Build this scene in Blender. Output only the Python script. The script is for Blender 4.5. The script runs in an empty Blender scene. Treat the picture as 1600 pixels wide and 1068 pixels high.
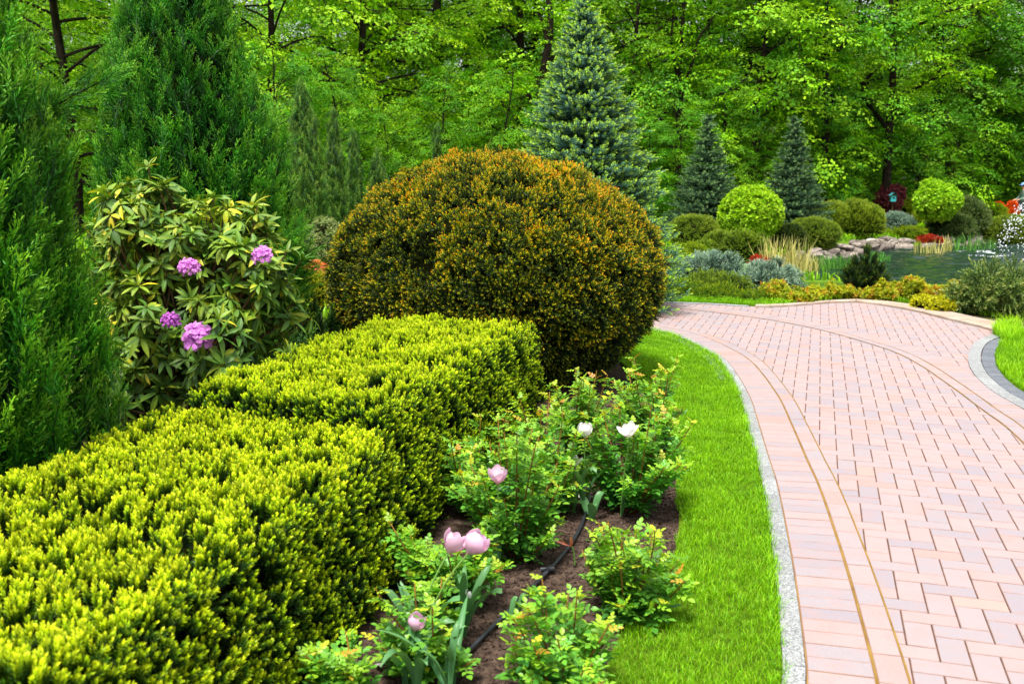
import bpy, math
import numpy as np
from mathutils import Vector, Matrix
RNG = np.random.default_rng(11)
C = bpy.context.scene.collection
SC = bpy.context.scene
rad = math.radians
# ------------------------------------------------------------------ camera
F, CX, CY, CAMH, PITCH = 1515.5, 800.0, 534.0, 1.606, 0.1604
cam = bpy.data.cameras.new('camera'); camo = bpy.data.objects.new('camera', cam); C.objects.link(camo)
camo.location = (0, 0, CAMH); camo.rotation_euler = (math.pi/2 - PITCH, 0, 0)
cam.sensor_width = 36; cam.lens = F/1600*36; cam.clip_start = .05; cam.clip_end = 600
cam.dof.use_dof = True; cam.dof.focus_distance = 6.3; cam.dof.aperture_fstop = 4.8
SC.camera = camo
# ------------------------------------------------------------------ sky, sun, exposure
SUN_EL, SUN_AZ = rad(70), rad(205)      # azimuth measured clockwise from +Y: high, behind the camera
w = bpy.data.worlds.new('World'); SC.world = w; w.use_nodes = True
nt = w.node_tree; bg = nt.nodes['Background']; sky = nt.nodes.new('ShaderNodeTexSky')
sky.sky_type = 'NISHITA'; sky.sun_disc = False; sky.sun_elevation = SUN_EL; sky.sun_rotation = SUN_AZ
sky.dust_density = 4; sky.air_density = 1.0
hs = nt.nodes.new('ShaderNodeHueSaturation'); hs.inputs['Saturation'].default_value = .28
nt.links.new(sky.outputs[0], hs.inputs['Color']); nt.links.new(hs.outputs[0], bg.inputs[0]); bg.inputs[1].default_value = .13
sl = bpy.data.lights.new('sun', 'SUN'); so = bpy.data.objects.new('sun', sl); C.objects.link(so)
sl.energy = 2.9; sl.angle = rad(12); sl.color = (1, .96, .88)
sd = Vector((math.sin(SUN_AZ)*math.cos(SUN_EL), math.cos(SUN_AZ)*math.cos(SUN_EL), math.sin(SUN_EL)))
so.rotation_euler = sd.to_track_quat('Z', 'Y').to_euler(); so.location = (5, -5, 20)
SC.view_settings.view_transform = 'Standard'; SC.view_settings.look = 'None'
SC.view_settings.exposure = 1.2; SC.view_settings.gamma = 1
SC.render.engine = 'CYCLES'
SC.cycles.max_bounces = 8; SC.cycles.transparent_max_bounces = 8; SC.cycles.diffuse_bounces = 4
SC.cycles.use_denoising = True

# ------------------------------------------------------------------ helpers
def ray(px, py):
    xs, ys = (px-CX)/F, (CY-py)/F
    return np.array([xs, math.cos(PITCH)+ys*math.sin(PITCH), -math.sin(PITCH)+ys*math.cos(PITCH)])
def G(px, py, z=0.0):                      # where the line of sight meets the level z
    r = ray(px, py); t = (z-CAMH)/r[2]; return np.array([r[0]*t, r[1]*t, z])
def A(px, py, Y):                          # where it meets the distance Y
    r = ray(px, py); t = Y/r[1]; return np.array([r[0]*t, Y, CAMH+r[2]*t])
def X(px, Y): return A(px, 289+.8*F/Y, Y)[0]     # sideways place of something that stands at the distance Y
def lin(c):
    c = np.array(c, float)/255; return np.where(c <= .04045, c/12.92, ((c+.055)/1.055)**2.4)
TAB = RNG.random(65536)
def vnoise(p, s=1.0, seed=0):
    p = np.asarray(p)*s + 100; i = np.floor(p).astype(np.int64); f = p-i; f = f*f*(3-2*f); r = 0
    for dx in (0, 1):
        for dy in (0, 1):
            for dz in (0, 1):
                h = ((i[..., 0]+dx)*73856093 ^ (i[..., 1]+dy)*19349663 ^ (i[..., 2]+dz)*83492791 ^ (seed*2654435761)) & 65535
                ww = (f[..., 0] if dx else 1-f[..., 0])*(f[..., 1] if dy else 1-f[..., 1])*(f[..., 2] if dz else 1-f[..., 2])
                r = r + TAB[h]*ww
    return r*2-1
def fbm(p, s, seed=0): return vnoise(p, s, seed)*.6+vnoise(p, s*2.1, seed+1)*.3+vnoise(p, s*4.3, seed+2)*.15
def unit(v): return v/np.maximum(np.linalg.norm(v, axis=-1, keepdims=True), 1e-9)
def frames(d, roll):                        # rotation matrices whose third column is d
    d = unit(np.atleast_2d(d)); a = np.where(np.abs(d[:, 2:3]) < .9, np.array([[0, 0, 1.]]), np.array([[1., 0, 0]]))
    x = unit(np.cross(a, d)); y = np.cross(d, x); c, s = np.cos(roll)[:, None], np.sin(roll)[:, None]
    return np.stack([x*c+y*s, -x*s+y*c, d], axis=2)
def upframes(d):                            # third column d (along), second column as near up as can be
    d = unit(np.atleast_2d(d)); x = unit(np.cross(d, np.array([[0, 0, 1.]]))+1e-6); y = np.cross(d, x)
    y = -np.cross(x, d); return np.stack([x, -y*np.sign(-y[:, 2:3]+1e-9), d], axis=2)

class MB:
    def __init__(s): s.v = []; s.f = []; s.n = 0
    def add(s, v, f, tint=0., mat=0, rnd=None):
        v = np.asarray(v, float).reshape(-1, 3); f = np.asarray(f, np.int64)
        if len(v) == 0: return
        t = np.broadcast_to(np.asarray(tint, float), (len(v),)); r = np.full(len(v), RNG.random()) if rnd is None else np.broadcast_to(np.asarray(rnd, float), (len(v),))
        s.v.append((v, t, r)); s.f.append((f+s.n, np.broadcast_to(np.asarray(mat), (len(f),)))); s.n += len(v)
    def bake(s, proto, P, Rm, S, ti=0., mul=1., rn=None):
        v, f, t, m = proto; k = len(P)
        if k == 0: return
        S = np.broadcast_to(np.asarray(S, float), (k,)); ti = np.broadcast_to(np.asarray(ti, float), (k,)); mul = np.broadcast_to(np.asarray(mul, float), (k,))
        V = np.einsum('mij,nj->mni', Rm, v)*S[:, None, None]+P[:, None, :]
        T = t[None]*mul[:, None]+ti[:, None]; rr = RNG.random(k) if rn is None else rn
        n = len(v); Fc = (f[None]+(np.arange(k)*n)[:, None, None]).reshape(-1, f.shape[1])
        s.add(V.reshape(-1, 3), Fc, np.clip(T, 0, 1).reshape(-1), np.tile(m, k), np.repeat(rr, n))
    def build(s, name, mats, parent=None, smooth=False, local=None):
        me = bpy.data.meshes.new(name)
        if not isinstance(mats, (list, tuple)): mats = [mats]
        for m in mats: me.materials.append(m)
        if s.v:
            v = np.concatenate([a[0] for a in s.v]); t = np.concatenate([a[1] for a in s.v]); r = np.concatenate([a[2] for a in s.v])
            if parent is not None and local is None: v = v-np.array(parent.location)
            elif local is not None: v = v-np.asarray(local)
            me.vertices.add(len(v)); me.vertices.foreach_set('co', v.astype(np.float32).ravel())
            lv = np.concatenate([f.ravel() for f, _ in s.f]); lt = np.concatenate([np.full(len(f), f.shape[1]) for f, _ in s.f]); mi = np.concatenate([m for _, m in s.f])
            me.loops.add(len(lv)); me.loops.foreach_set('vertex_index', lv.astype(np.int32))
            me.polygons.add(len(lt)); me.polygons.foreach_set('loop_start', np.concatenate([[0], np.cumsum(lt)[:-1]]).astype(np.int32))
            me.polygons.foreach_set('loop_total', lt.astype(np.int32)); me.polygons.foreach_set('material_index', mi.astype(np.int32))
            me.polygons.foreach_set('use_smooth', np.full(len(lt), bool(smooth)))
            for nm, arr in (('tint', t), ('rnd', r)):
                a = me.attributes.new(nm, 'FLOAT', 'POINT'); a.data.foreach_set('value', arr.astype(np.float32))
            me.update(calc_edges=True)
        o = bpy.data.objects.new(name, me); C.objects.link(o)
        if parent is not None: o.parent = parent
        elif local is not None: o.location = local
        return o
def tag(o, label=None, cat=None, group=None, kind=None):
    if label: o['label'] = label
    if cat: o['category'] = cat
    if group: o['group'] = group
    if kind: o['kind'] = kind
    return o
def empty(name, loc, label, cat, group=None):
    o = bpy.data.objects.new(name, None); C.objects.link(o); o.location = tuple(float(a) for a in loc); o.empty_display_size = .1
    return tag(o, label, cat, group)
def copy_tree(o, parent=None):
    c = o.copy(); C.objects.link(c); c.parent = parent
    for ch in list(o.children): copy_tree(ch, c)
    return c
def tube(mb, pts, r, n=5, tint=0., mat=0, cap=True):
    pts = np.asarray(pts, float); k = len(pts); r = np.broadcast_to(np.asarray(r, float), (k,))
    d = unit(np.gradient(pts, axis=0)); a = np.array([0, 0, 1.]) if abs(d[0, 2]) < .9 else np.array([1., 0, 0])
    x = unit(np.cross(a[None], d)); y = np.cross(d, x); th = np.arange(n)*2*math.pi/n
    V = (pts[:, None]+r[:, None, None]*(x[:, None]*np.cos(th)[None, :, None]+y[:, None]*np.sin(th)[None, :, None])).reshape(-1, 3)
    i = np.arange(k-1)[:, None]*n; j = np.arange(n)[None]; j2 = (j+1) % n
    f = np.stack([i+j, i+j2, i+n+j2, i+n+j], -1).reshape(-1, 4)
    t = np.repeat(np.broadcast_to(np.asarray(tint, float), (k,)), n)
    mb.add(V, f, t, mat)
    if cap: mb.add(np.vstack([V[-n:], pts[-1:]+d[-1:]*r[-1]*.5]), np.array([[q, (q+1) % n, n] for q in range(n)]), np.full(n+1, t[-1]), mat)
def proto_from(mb):
    v = np.concatenate([a[0] for a in mb.v]); t = np.concatenate([a[1] for a in mb.v])
    return v, np.concatenate([f for f, _ in mb.f]), t, np.concatenate([m for _, m in mb.f]).astype(int)
def blades(base, direc, side, L, W, t0, t1, mat=0):   # thin rhombus needles/leaves: (k,3) arrays
    k = len(base); L = np.broadcast_to(L, (k,))[:, None]; W = np.broadcast_to(W, (k,))[:, None]
    v = np.stack([base, base+direc*L*.5+side*W*.5, base+direc*L, base+direc*L*.5-side*W*.5], 1).reshape(-1, 3)
    f = np.arange(4*k).reshape(-1, 4); tt = np.stack([np.broadcast_to(t0, (k,)), (np.broadcast_to(t0, (k,))+np.broadcast_to(t1, (k,)))/2, np.broadcast_to(t1, (k,)), (np.broadcast_to(t0, (k,))+np.broadcast_to(t1, (k,)))/2], 1).reshape(-1)
    return v, f, tt, np.full(k, mat)

# ------------------------------------------------------------------ materials
MATS = {}
def newmat(name):
    m = bpy.data.materials.new(name); m.use_nodes = True; MATS[name] = m; return m, m.node_tree, m.node_tree.nodes['Principled BSDF']
def leafmat(name, stops, rough=.55, trans=.32, jit=.35, spec=.3, tcol=(1.25, 1.25, .5)):
    m, t, b = newmat(name); N, L = t.nodes, t.links
    a = N.new('ShaderNodeAttribute'); a.attribute_name = 'tint'
    cr = N.new('ShaderNodeValToRGB'); e = cr.color_ramp.elements
    while len(e) > 1: e.remove(e[-1])
    e[0].position = stops[0][0]; e[0].color = (*lin(stops[0][1]), 1)
    for p, c in stops[1:]: q = e.new(p); q.color = (*lin(c), 1)
    L.new(a.outputs['Fac'], cr.inputs[0])
    r = N.new('ShaderNodeAttribute'); r.attribute_name = 'rnd'; h = N.new('ShaderNodeHueSaturation')
    mv = N.new('ShaderNodeMapRange'); mv.inputs['To Min'].default_value = 1-jit; mv.inputs['To Max'].default_value = 1+jit; L.new(r.outputs['Fac'], mv.inputs['Value'])
    oi = N.new('ShaderNodeObjectInfo'); mh = N.new('ShaderNodeMapRange'); mh.inputs['To Min'].default_value = .488; mh.inputs['To Max'].default_value = .512
    ad = N.new('ShaderNodeMath'); ad.operation = 'MULTIPLY'; ad.inputs[1].default_value = 7.31; L.new(r.outputs['Fac'], ad.inputs[0])
    fr = N.new('ShaderNodeMath'); fr.operation = 'FRACT'; L.new(ad.outputs[0], fr.inputs[0]); 
    mx0 = N.new('ShaderNodeMath'); mx0.operation = 'ADD'; L.new(fr.outputs[0], mx0.inputs[0]); L.new(oi.outputs['Random'], mx0.inputs[1])
    hf = N.new('ShaderNodeMath'); hf.operation = 'MULTIPLY'; hf.inputs[1].default_value = .5; L.new(mx0.outputs[0], hf.inputs[0]); L.new(hf.outputs[0], mh.inputs['Value'])
    L.new(mh.outputs[0], h.inputs['Hue']); L.new(mv.outputs[0], h.inputs['Value']); L.new(cr.outputs[0], h.inputs['Color'])
    L.new(h.outputs[0], b.inputs['Base Color']); b.inputs['Roughness'].default_value = rough; b.inputs['Specular IOR Level'].default_value = spec
    tr = N.new('ShaderNodeBsdfTranslucent'); mu = N.new('ShaderNodeMix'); mu.data_type = 'RGBA'; mu.blend_type = 'MULTIPLY'; mu.inputs[0].default_value = 1
    L.new(h.outputs[0], mu.inputs[6]); mu.inputs[7].default_value = (*tcol, 1); L.new(mu.outputs[2], tr.inputs['Color'])
    mix = N.new('ShaderNodeMixShader'); mix.inputs[0].default_value = trans; L.new(b.outputs[0], mix.inputs[1]); L.new(tr.outputs[0], mix.inputs[2])
    L.new(mix.outputs[0], N['Material Output'].inputs['Surface']); return m
def plainmat(name, c1, c2, scale=8., rough=.8, bump=.0, detail=6, c3=None, spec=.3, bscale=None, rnd=0., useobj=False):
    m, t, b = newmat(name); N, L = t.nodes, t.links
    tc = N.new('ShaderNodeTexCoord'); n = N.new('ShaderNodeTexNoise'); n.inputs['Scale'].default_value = scale; n.inputs['Detail'].default_value = detail
    L.new(tc.outputs['Object'], n.inputs['Vector']); cr = N.new('ShaderNodeValToRGB'); e = cr.color_ramp.elements
    e[0].position = .33; e[0].color = (*lin(c1), 1); e[1].position = .67; e[1].color = (*lin(c2), 1)
    if c3 is not None: q = e.new(.8); q.color = (*lin(c3), 1)
    L.new(n.outputs['Fac'], cr.inputs[0]); out = cr.outputs[0]
    if rnd:
        h = N.new('ShaderNodeHueSaturation'); r = N.new('ShaderNodeAttribute'); r.attribute_name = 'rnd'; src = r.outputs['Fac']
        if useobj: oi = N.new('ShaderNodeObjectInfo'); src = oi.outputs['Random']
        mv = N.new('ShaderNodeMapRange'); mv.inputs['To Min'].default_value = 1-rnd; mv.inputs['To Max'].default_value = 1+rnd; L.new(src, mv.inputs['Value'])
        L.new(mv.outputs[0], h.inputs['Value']); L.new(out, h.inputs['Color']); out = h.outputs[0]
    L.new(out, b.inputs['Base Color']); b.inputs['Roughness'].default_value = rough; b.inputs['Specular IOR Level'].default_value = spec
    if bump:
        n2 = N.new('ShaderNodeTexNoise'); n2.inputs['Scale'].default_value = bscale or scale*3; n2.inputs['Detail'].default_value = 6; L.new(tc.outputs['Object'], n2.inputs['Vector'])
        bp = N.new('ShaderNodeBump'); bp.inputs['Strength'].default_value = bump; bp.inputs['Distance'].default_value = .02; L.new(n2.outputs['Fac'], bp.inputs['Height']); L.new(bp.outputs[0], b.inputs['Normal'])
    return m
M_yewgold = leafmat('yew_gold', [(0, (18, 44, 8)), (.35, (58, 102, 10)), (.64, (156, 188, 10)), (1, (212, 222, 34))], trans=.22)
M_yeworange = leafmat('yew_orange', [(0, (18, 40, 8)), (.3, (66, 88, 6)), (.55, (138, 152, 8)), (.82, (214, 184, 16)), (1, (232, 158, 30))], trans=.18)
M_juniper = leafmat('juniper_green', [(0, (5, 34, 8)), (.4, (20, 88, 12)), (.7, (56, 138, 18)), (1, (124, 182, 40))], trans=.16)
M_juniper2 = leafmat('juniper_column', [(0, (6, 26, 8)), (.4, (36, 84, 24)), (.75, (96, 144, 48)), (1, (156, 186, 80))], trans=.18)
M_rhodo = leafmat('rhododendron_leaf', [(0, (40, 74, 30)), (.4, (82, 120, 34)), (.75, (136, 158, 42)), (.9, (180, 180, 46)), (1, (202, 180, 34))], rough=.5, trans=.2, spec=.3, jit=.25)
M_violet = leafmat('violet_petal', [(0, (120, 20, 120)), (.4, (188, 84, 196)), (1, (228, 148, 226))], trans=.35, jit=.12, tcol=(1, .8, 1))
M_rose = leafmat('rose_leaf', [(0, (46, 108, 40)), (.4, (94, 156, 44)), (.7, (152, 188, 40)), (.9, (190, 180, 44)), (1, (176, 130, 44))], rough=.42, trans=.35, spec=.45, jit=.2)
M_stem = leafmat('rose_stem', [(0, (96, 40, 28)), (1, (140, 110, 40))], trans=0, rough=.5)
M_tulipleaf = leafmat('tulip_leaf', [(0, (58, 108, 60)), (1, (100, 148, 92))], rough=.4, trans=.25, jit=.15)
M_tulipstem = leafmat('tulip_stem', [(0, (96, 140, 62)), (1, (120, 158, 70))], trans=.1, jit=.1)
M_pink = leafmat('pink_petal', [(0, (236, 216, 190)), (.25, (232, 198, 214)), (1, (228, 190, 214))], rough=.5, trans=.4, jit=.06, tcol=(1.05, .95, 1))
M_white = leafmat('white_petal', [(0, (226, 226, 190)), (.3, (236, 232, 226)), (1, (240, 236, 236))], rough=.5, trans=.4, jit=.05, tcol=(1, 1, 1))
M_dried = leafmat('dried_petal', [(0, (150, 60, 60)), (1, (206, 140, 110))], trans=.2, jit=.1)
M_spruce = leafmat('blue_spruce', [(0, (34, 66, 54)), (.35, (76, 124, 108)), (.6, (116, 160, 124)), (.78, (156, 198, 72)), (1, (196, 222, 84))], trans=.25, jit=.2)
M_spruce2 = leafmat('dark_spruce', [(0, (28, 54, 38)), (.4, (66, 104, 62)), (1, (140, 170, 104))], trans=.2, jit=.25)
M_cushion = leafmat('blue_cushion', [(0, (44, 70, 60)), (.4, (112, 144, 128)), (1, (182, 204, 180))], trans=.2, jit=.2)
M_tree = leafmat('tree_leaf', [(0, (36, 92, 4)), (.5, (104, 164, 8)), (1, (172, 212, 18))], trans=.3, jit=.25, spec=.25)
M_tree2 = leafmat('tree_leaf_deep', [(0, (22, 72, 4)), (.5, (72, 140, 8)), (1, (138, 190, 16))], trans=.28, jit=.25, spec=.25)  # deeper green, darkened further to stand for the wood's shaded depth
M_globe = leafmat('globe_leaf', [(0, (50, 100, 10)), (.5, (104, 156, 18)), (1, (168, 206, 40))], trans=.38, jit=.2)
M_olive = leafmat('olive_shrub', [(0, (52, 80, 18)), (.5, (112, 140, 32)), (1, (168, 184, 60))], trans=.3, jit=.25)
M_gold = leafmat('golden_shrub', [(0, (70, 80, 12)), (.45, (126, 144, 22)), (.85, (186, 188, 36)), (1, (184, 130, 46))], trans=.35, jit=.25)
M_yellow = leafmat('bright_yellow_shrub', [(0, (96, 116, 10)), (1, (200, 194, 26))], trans=.35, jit=.15)
M_greyshrub = leafmat('grey_green_shrub', [(0, (42, 66, 30)), (.5, (92, 120, 58)), (1, (142, 150, 92))], trans=.25, jit=.25)
M_sage = leafmat('sage_juniper', [(0, (48, 76, 30)), (.5, (108, 138, 60)), (1, (168, 176, 104))], trans=.25, jit=.3)
M_pine = leafmat('dark_pine', [(0, (10, 30, 12)), (.5, (34, 66, 16)), (1, (110, 126, 30))], trans=.2, jit=.2)
M_purple = leafmat('purple_leaf', [(0, (48, 12, 24)), (1, (136, 62, 70))], trans=.3, jit=.25)
M_red = leafmat('red_azalea', [(0, (50, 70, 14)), (.35, (112, 40, 14)), (1, (176, 52, 26))], trans=.3, jit=.2)
M_orange = leafmat('orange_azalea', [(0, (70, 100, 20)), (.3, (210, 80, 14)), (1, (236, 110, 26))], trans=.3, jit=.2)
M_heather = leafmat('heather', [(0, (110, 130, 20)), (.45, (190, 180, 40)), (.75, (226, 150, 60)), (1, (216, 110, 110))], trans=.3, jit=.2)
M_lime = leafmat('lime_cover', [(0, (70, 110, 8)), (1, (170, 186, 20))], trans=.3, jit=.2)
M_grass = leafmat('grass_blade', [(0, (62, 110, 6)), (.5, (128, 184, 6)), (.93, (176, 216, 20)), (1, (200, 176, 84))], rough=.5, trans=.4, jit=.22, spec=.3)
M_reedg = leafmat('reed_green', [(0, (40, 96, 30)), (1, (100, 160, 60))], trans=.3)
M_reedy = leafmat('reed_pale', [(0, (110, 120, 50)), (1, (222, 210, 130))], trans=.3, jit=.15)
M_core = plainmat('dark_core', (16, 22, 8), (34, 36, 16), scale=18, rough=1, spec=0)  # added solid core, darkened like the shaded inside of dense foliage
M_bark = plainmat('bark', (22, 18, 14), (46, 38, 30), scale=6, rough=.95, bump=.6, spec=.1)
M_bark2 = plainmat('shrub_bark', (70, 52, 36), (110, 86, 62), scale=14, rough=.95, spec=.1)
M_soil = plainmat('soil', (46, 35, 30), (100, 82, 72), scale=34, rough=1, bump=.9, bscale=120, spec=.1, detail=12)
M_hose = plainmat('black_hose', (28, 28, 32), (44, 46, 52), scale=30, rough=.42, spec=.5)
M_brick = None

def brickmat():
    m, t, b = newmat('clay_paver'); N, L = t.nodes, t.links
    r = N.new('ShaderNodeAttribute'); r.attribute_name = 'rnd'; cr = N.new('ShaderNodeValToRGB'); e = cr.color_ramp.elements; cr.color_ramp.interpolation = 'LINEAR'
    cols = [(0, (186, 174, 184)), (.25, (194, 180, 186)), (.5, (200, 182, 184)), (.68, (206, 182, 180)), (.85, (210, 178, 176)), (.97, (214, 170, 162)), (1, (208, 184, 172))]
    e[0].position = 0; e[0].color = (*lin(cols[0][1]), 1); e[1].position = 1; e[1].color = (*lin(cols[-1][1]), 1)
    for p, c in cols[1:-1]: q = e.new(p); q.color = (*lin(c), 1)
    L.new(r.outputs['Fac'], cr.inputs[0])
    tc = N.new('ShaderNodeTexCoord'); n = N.new('ShaderNodeTexNoise'); n.inputs['Scale'].default_value = 9; n.inputs['Detail'].default_value = 5; L.new(tc.outputs['Object'], n.inputs['Vector'])
    n2 = N.new('ShaderNodeTexNoise'); n2.inputs['Scale'].default_value = 260; n2.inputs['Detail'].default_value = 3; L.new(tc.outputs['Object'], n2.inputs['Vector'])
    mx = N.new('ShaderNodeMix'); mx.data_type = 'RGBA'; mx.inputs[7].default_value = (*lin((212, 166, 156)), 1)
    mr = N.new('ShaderNodeMapRange'); mr.inputs['From Min'].default_value = .45; mr.inputs['From Max'].default_value = .75; mr.inputs['To Max'].default_value = .5; L.new(n.outputs['Fac'], mr.inputs['Value'])
    L.new(mr.outputs[0], mx.inputs[0]); L.new(cr.outputs[0], mx.inputs[6])
    h = N.new('ShaderNodeHueSaturation'); m2 = N.new('ShaderNodeMapRange'); m2.inputs['From Min'].default_value = .3; m2.inputs['From Max'].default_value = .7; m2.inputs['To Min'].default_value = .40; m2.inputs['To Max'].default_value = .51
    L.new(n2.outputs['Fac'], m2.inputs['Value']); L.new(m2.outputs[0], h.inputs['Value']); h.inputs['Saturation'].default_value = .88; L.new(mx.outputs[2], h.inputs['Color'])
    L.new(h.outputs[0], b.inputs['Base Color']); b.inputs['Roughness'].default_value = .8; b.inputs['Specular IOR Level'].default_value = .3
    bp = N.new('ShaderNodeBump'); bp.inputs['Strength'].default_value = .25; bp.inputs['Distance'].default_value = .003; L.new(n2.outputs['Fac'], bp.inputs['Height']); L.new(bp.outputs[0], b.inputs['Normal'])
    return m
M_brick = [brickmat(), plainmat('paver_edge', (128, 106, 100), (150, 126, 118), scale=12, rough=1, spec=0)]
def granite(name, c1, c2, sc):
    m, t, b = newmat(name); N, L = t.nodes, t.links
    tc = N.new('ShaderNodeTexCoord'); n = N.new('ShaderNodeTexNoise'); n.inputs['Scale'].default_value = sc; n.inputs['Detail'].default_value = 4; n.inputs['Roughness'].default_value = .8; L.new(tc.outputs['Object'], n.inputs['Vector'])
    cr = N.new('ShaderNodeValToRGB'); e = cr.color_ramp.elements; e[0].position = .40; e[0].color = (*lin(c1), 1); e[1].position = .60; e[1].color = (*lin(c2), 1)
    L.new(n.outputs['Fac'], cr.inputs[0]); h = N.new('ShaderNodeHueSaturation'); r = N.new('ShaderNodeAttribute'); r.attribute_name = 'rnd'
    mv = N.new('ShaderNodeMapRange'); mv.inputs['To Min'].default_value = .44; mv.inputs['To Max'].default_value = .58; L.new(r.outputs['Fac'], mv.inputs['Value']); L.new(mv.outputs[0], h.inputs['Value']); L.new(cr.outputs[0], h.inputs['Color'])
    L.new(h.outputs[0], b.inputs['Base Color']); b.inputs['Roughness'].default_value = .8
    bp = N.new('ShaderNodeBump'); bp.inputs['Strength'].default_value = .5; bp.inputs['Distance'].default_value = .004; L.new(n.outputs['Fac'], bp.inputs['Height']); L.new(bp.outputs[0], b.inputs['Normal']); return m
M_granite = granite('granite', (104, 108, 112), (214, 216, 216), 130)
M_slate = granite('dark_granite', (84, 90, 100), (150, 156, 166), 90)
M_coping = plainmat('sandstone', (138, 120, 104), (168, 152, 138), scale=3, rough=.9, bump=.3, bscale=60, c3=(120, 94, 72))
M_joint = plainmat('joint_sand', (66, 48, 42), (90, 70, 60), scale=20, rough=1, spec=0)
M_joint2 = plainmat('mixed_joint', (112, 84, 66), (140, 110, 60), scale=5, rough=1, spec=0)
M_moss = plainmat('mossy_joint', (108, 84, 38), (134, 110, 54), scale=9, rough=1, spec=0, c3=(92, 104, 26))

# ------------------------------------------------------------------ ground, pond
POND = np.array([G(*p, -.45)[:2] for p in [(1215, 432), (1235, 418), (1262, 409), (1300, 402), (1350, 393), (1400, 387), (1460, 384), (1520, 381), (1600, 375), (1760, 373), (1950, 385), (2050, 430), (1900, 462), (1700, 470), (1500, 468), (1400, 466), (1300, 462), (1235, 450)]])
def inpoly(x, y, poly):
    r = np.zeros(np.shape(x), bool); n = len(poly); j = n-1
    for i in range(n):
        xi, yi = poly[i]; xj, yj = poly[j]
        c = ((yi > y) != (yj > y)) & (x < (xj-xi)*(y-yi)/(yj-yi+1e-12)+xi); r ^= c; j = i
    return r
def sdist(x, y, poly):
    d = np.full(np.shape(x), 1e9); n = len(poly)
    for i in range(n):
        a = poly[i]; b = poly[(i+1) % n]; ab = b-a; t = np.clip(((x-a[0])*ab[0]+(y-a[1])*ab[1])/(ab@ab), 0, 1)
        d = np.minimum(d, np.hypot(x-a[0]-t*ab[0], y-a[1]-t*ab[1]))
    return np.where(inpoly(x, y, poly), -d, d)
def hgt(x, y):
    x = np.asarray(x, float); y = np.asarray(y, float); d = sdist(x, y, POND)
    z = np.where(d < 0, np.maximum(-1.1, -.47+d*.6), np.minimum(0, -.47+d*.30))
    p = np.stack([x, y, x*0], -1); far = np.clip((y-15)/10, 0, 1)
    return z+far*vnoise(p, .35, 5)*.06+np.clip((y-46)/30, 0, 1)*.5
def H(x, y): return float(hgt(np.array([x]), np.array([y]))[0])
def grid_sheet(name, xs, ys, mat, dz=0):
    xx, yy = np.meshgrid(xs, ys); z = hgt(xx, yy)+dz; v = np.stack([xx, yy, z], -1).reshape(-1, 3); nx, ny = len(xs), len(ys)
    i, j = np.meshgrid(np.arange(nx-1), np.arange(ny-1)); a = (j*nx+i).ravel(); mb = MB(); mb.add(v, np.stack([a, a+1, a+nx+1, a+nx], 1), 0); return mb.build(name, mat, smooth=True)
def groundmat():
    m, t, b = newmat('garden_ground'); N, L = t.nodes, t.links
    tc = N.new('ShaderNodeTexCoord'); n = N.new('ShaderNodeTexNoise'); n.inputs['Scale'].default_value = 26; n.inputs['Detail'].default_value = 12; n.inputs['Roughness'].default_value = .7; L.new(tc.outputs['Object'], n.inputs['Vector'])
    cr = N.new('ShaderNodeValToRGB'); e = cr.color_ramp.elements; e[0].position = .35; e[0].color = (*lin((40, 30, 25)), 1); e[1].position = .70; e[1].color = (*lin((104, 86, 74)), 1); L.new(n.outputs['Fac'], cr.inputs[0])
    n2 = N.new('ShaderNodeTexNoise'); n2.inputs['Scale'].default_value = 1.1; n2.inputs['Detail'].default_value = 5; L.new(tc.outputs['Object'], n2.inputs['Vector'])
    cg = N.new('ShaderNodeValToRGB'); e = cg.color_ramp.elements; e[0].position = .35; e[0].color = (*lin((40, 60, 16)), 1); e[1].position = .65; e[1].color = (*lin((92, 128, 24)), 1); L.new(n2.outputs['Fac'], cg.inputs[0])
    sx = N.new('ShaderNodeSeparateXYZ'); L.new(tc.outputs['Object'], sx.inputs[0]); mr = N.new('ShaderNodeMapRange'); mr.inputs['From Min'].default_value = 11; mr.inputs['From Max'].default_value = 15; L.new(sx.outputs['Y'], mr.inputs['Value'])
    mx = N.new('ShaderNodeMix'); mx.data_type = 'RGBA'; L.new(mr.outputs[0], mx.inputs[0]); L.new(cr.outputs[0], mx.inputs[6]); L.new(cg.outputs[0], mx.inputs[7])
    L.new(mx.outputs[2], b.inputs['Base Color']); b.inputs['Roughness'].default_value = 1; b.inputs['Specular IOR Level'].default_value = .1
    bp = N.new('ShaderNodeBump'); bp.inputs['Strength'].default_value = 1; bp.inputs['Distance'].default_value = .02; L.new(n.outputs['Fac'], bp.inputs['Height']); L.new(bp.outputs[0], b.inputs['Normal']); return m
xs = np.concatenate([np.linspace(-220, -40, 10), np.linspace(-38, -4, 30), np.linspace(-3.5, 32, 100), np.linspace(34, 60, 12), np.linspace(70, 250, 8)])
ys = np.concatenate([np.linspace(-30, 12, 22), np.linspace(12.5, 50, 110), np.linspace(52, 100, 20), np.linspace(110, 420, 12)])
_g = grid_sheet('ground', xs, ys, groundmat(), -.012); tag(_g, kind='structure')
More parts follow.
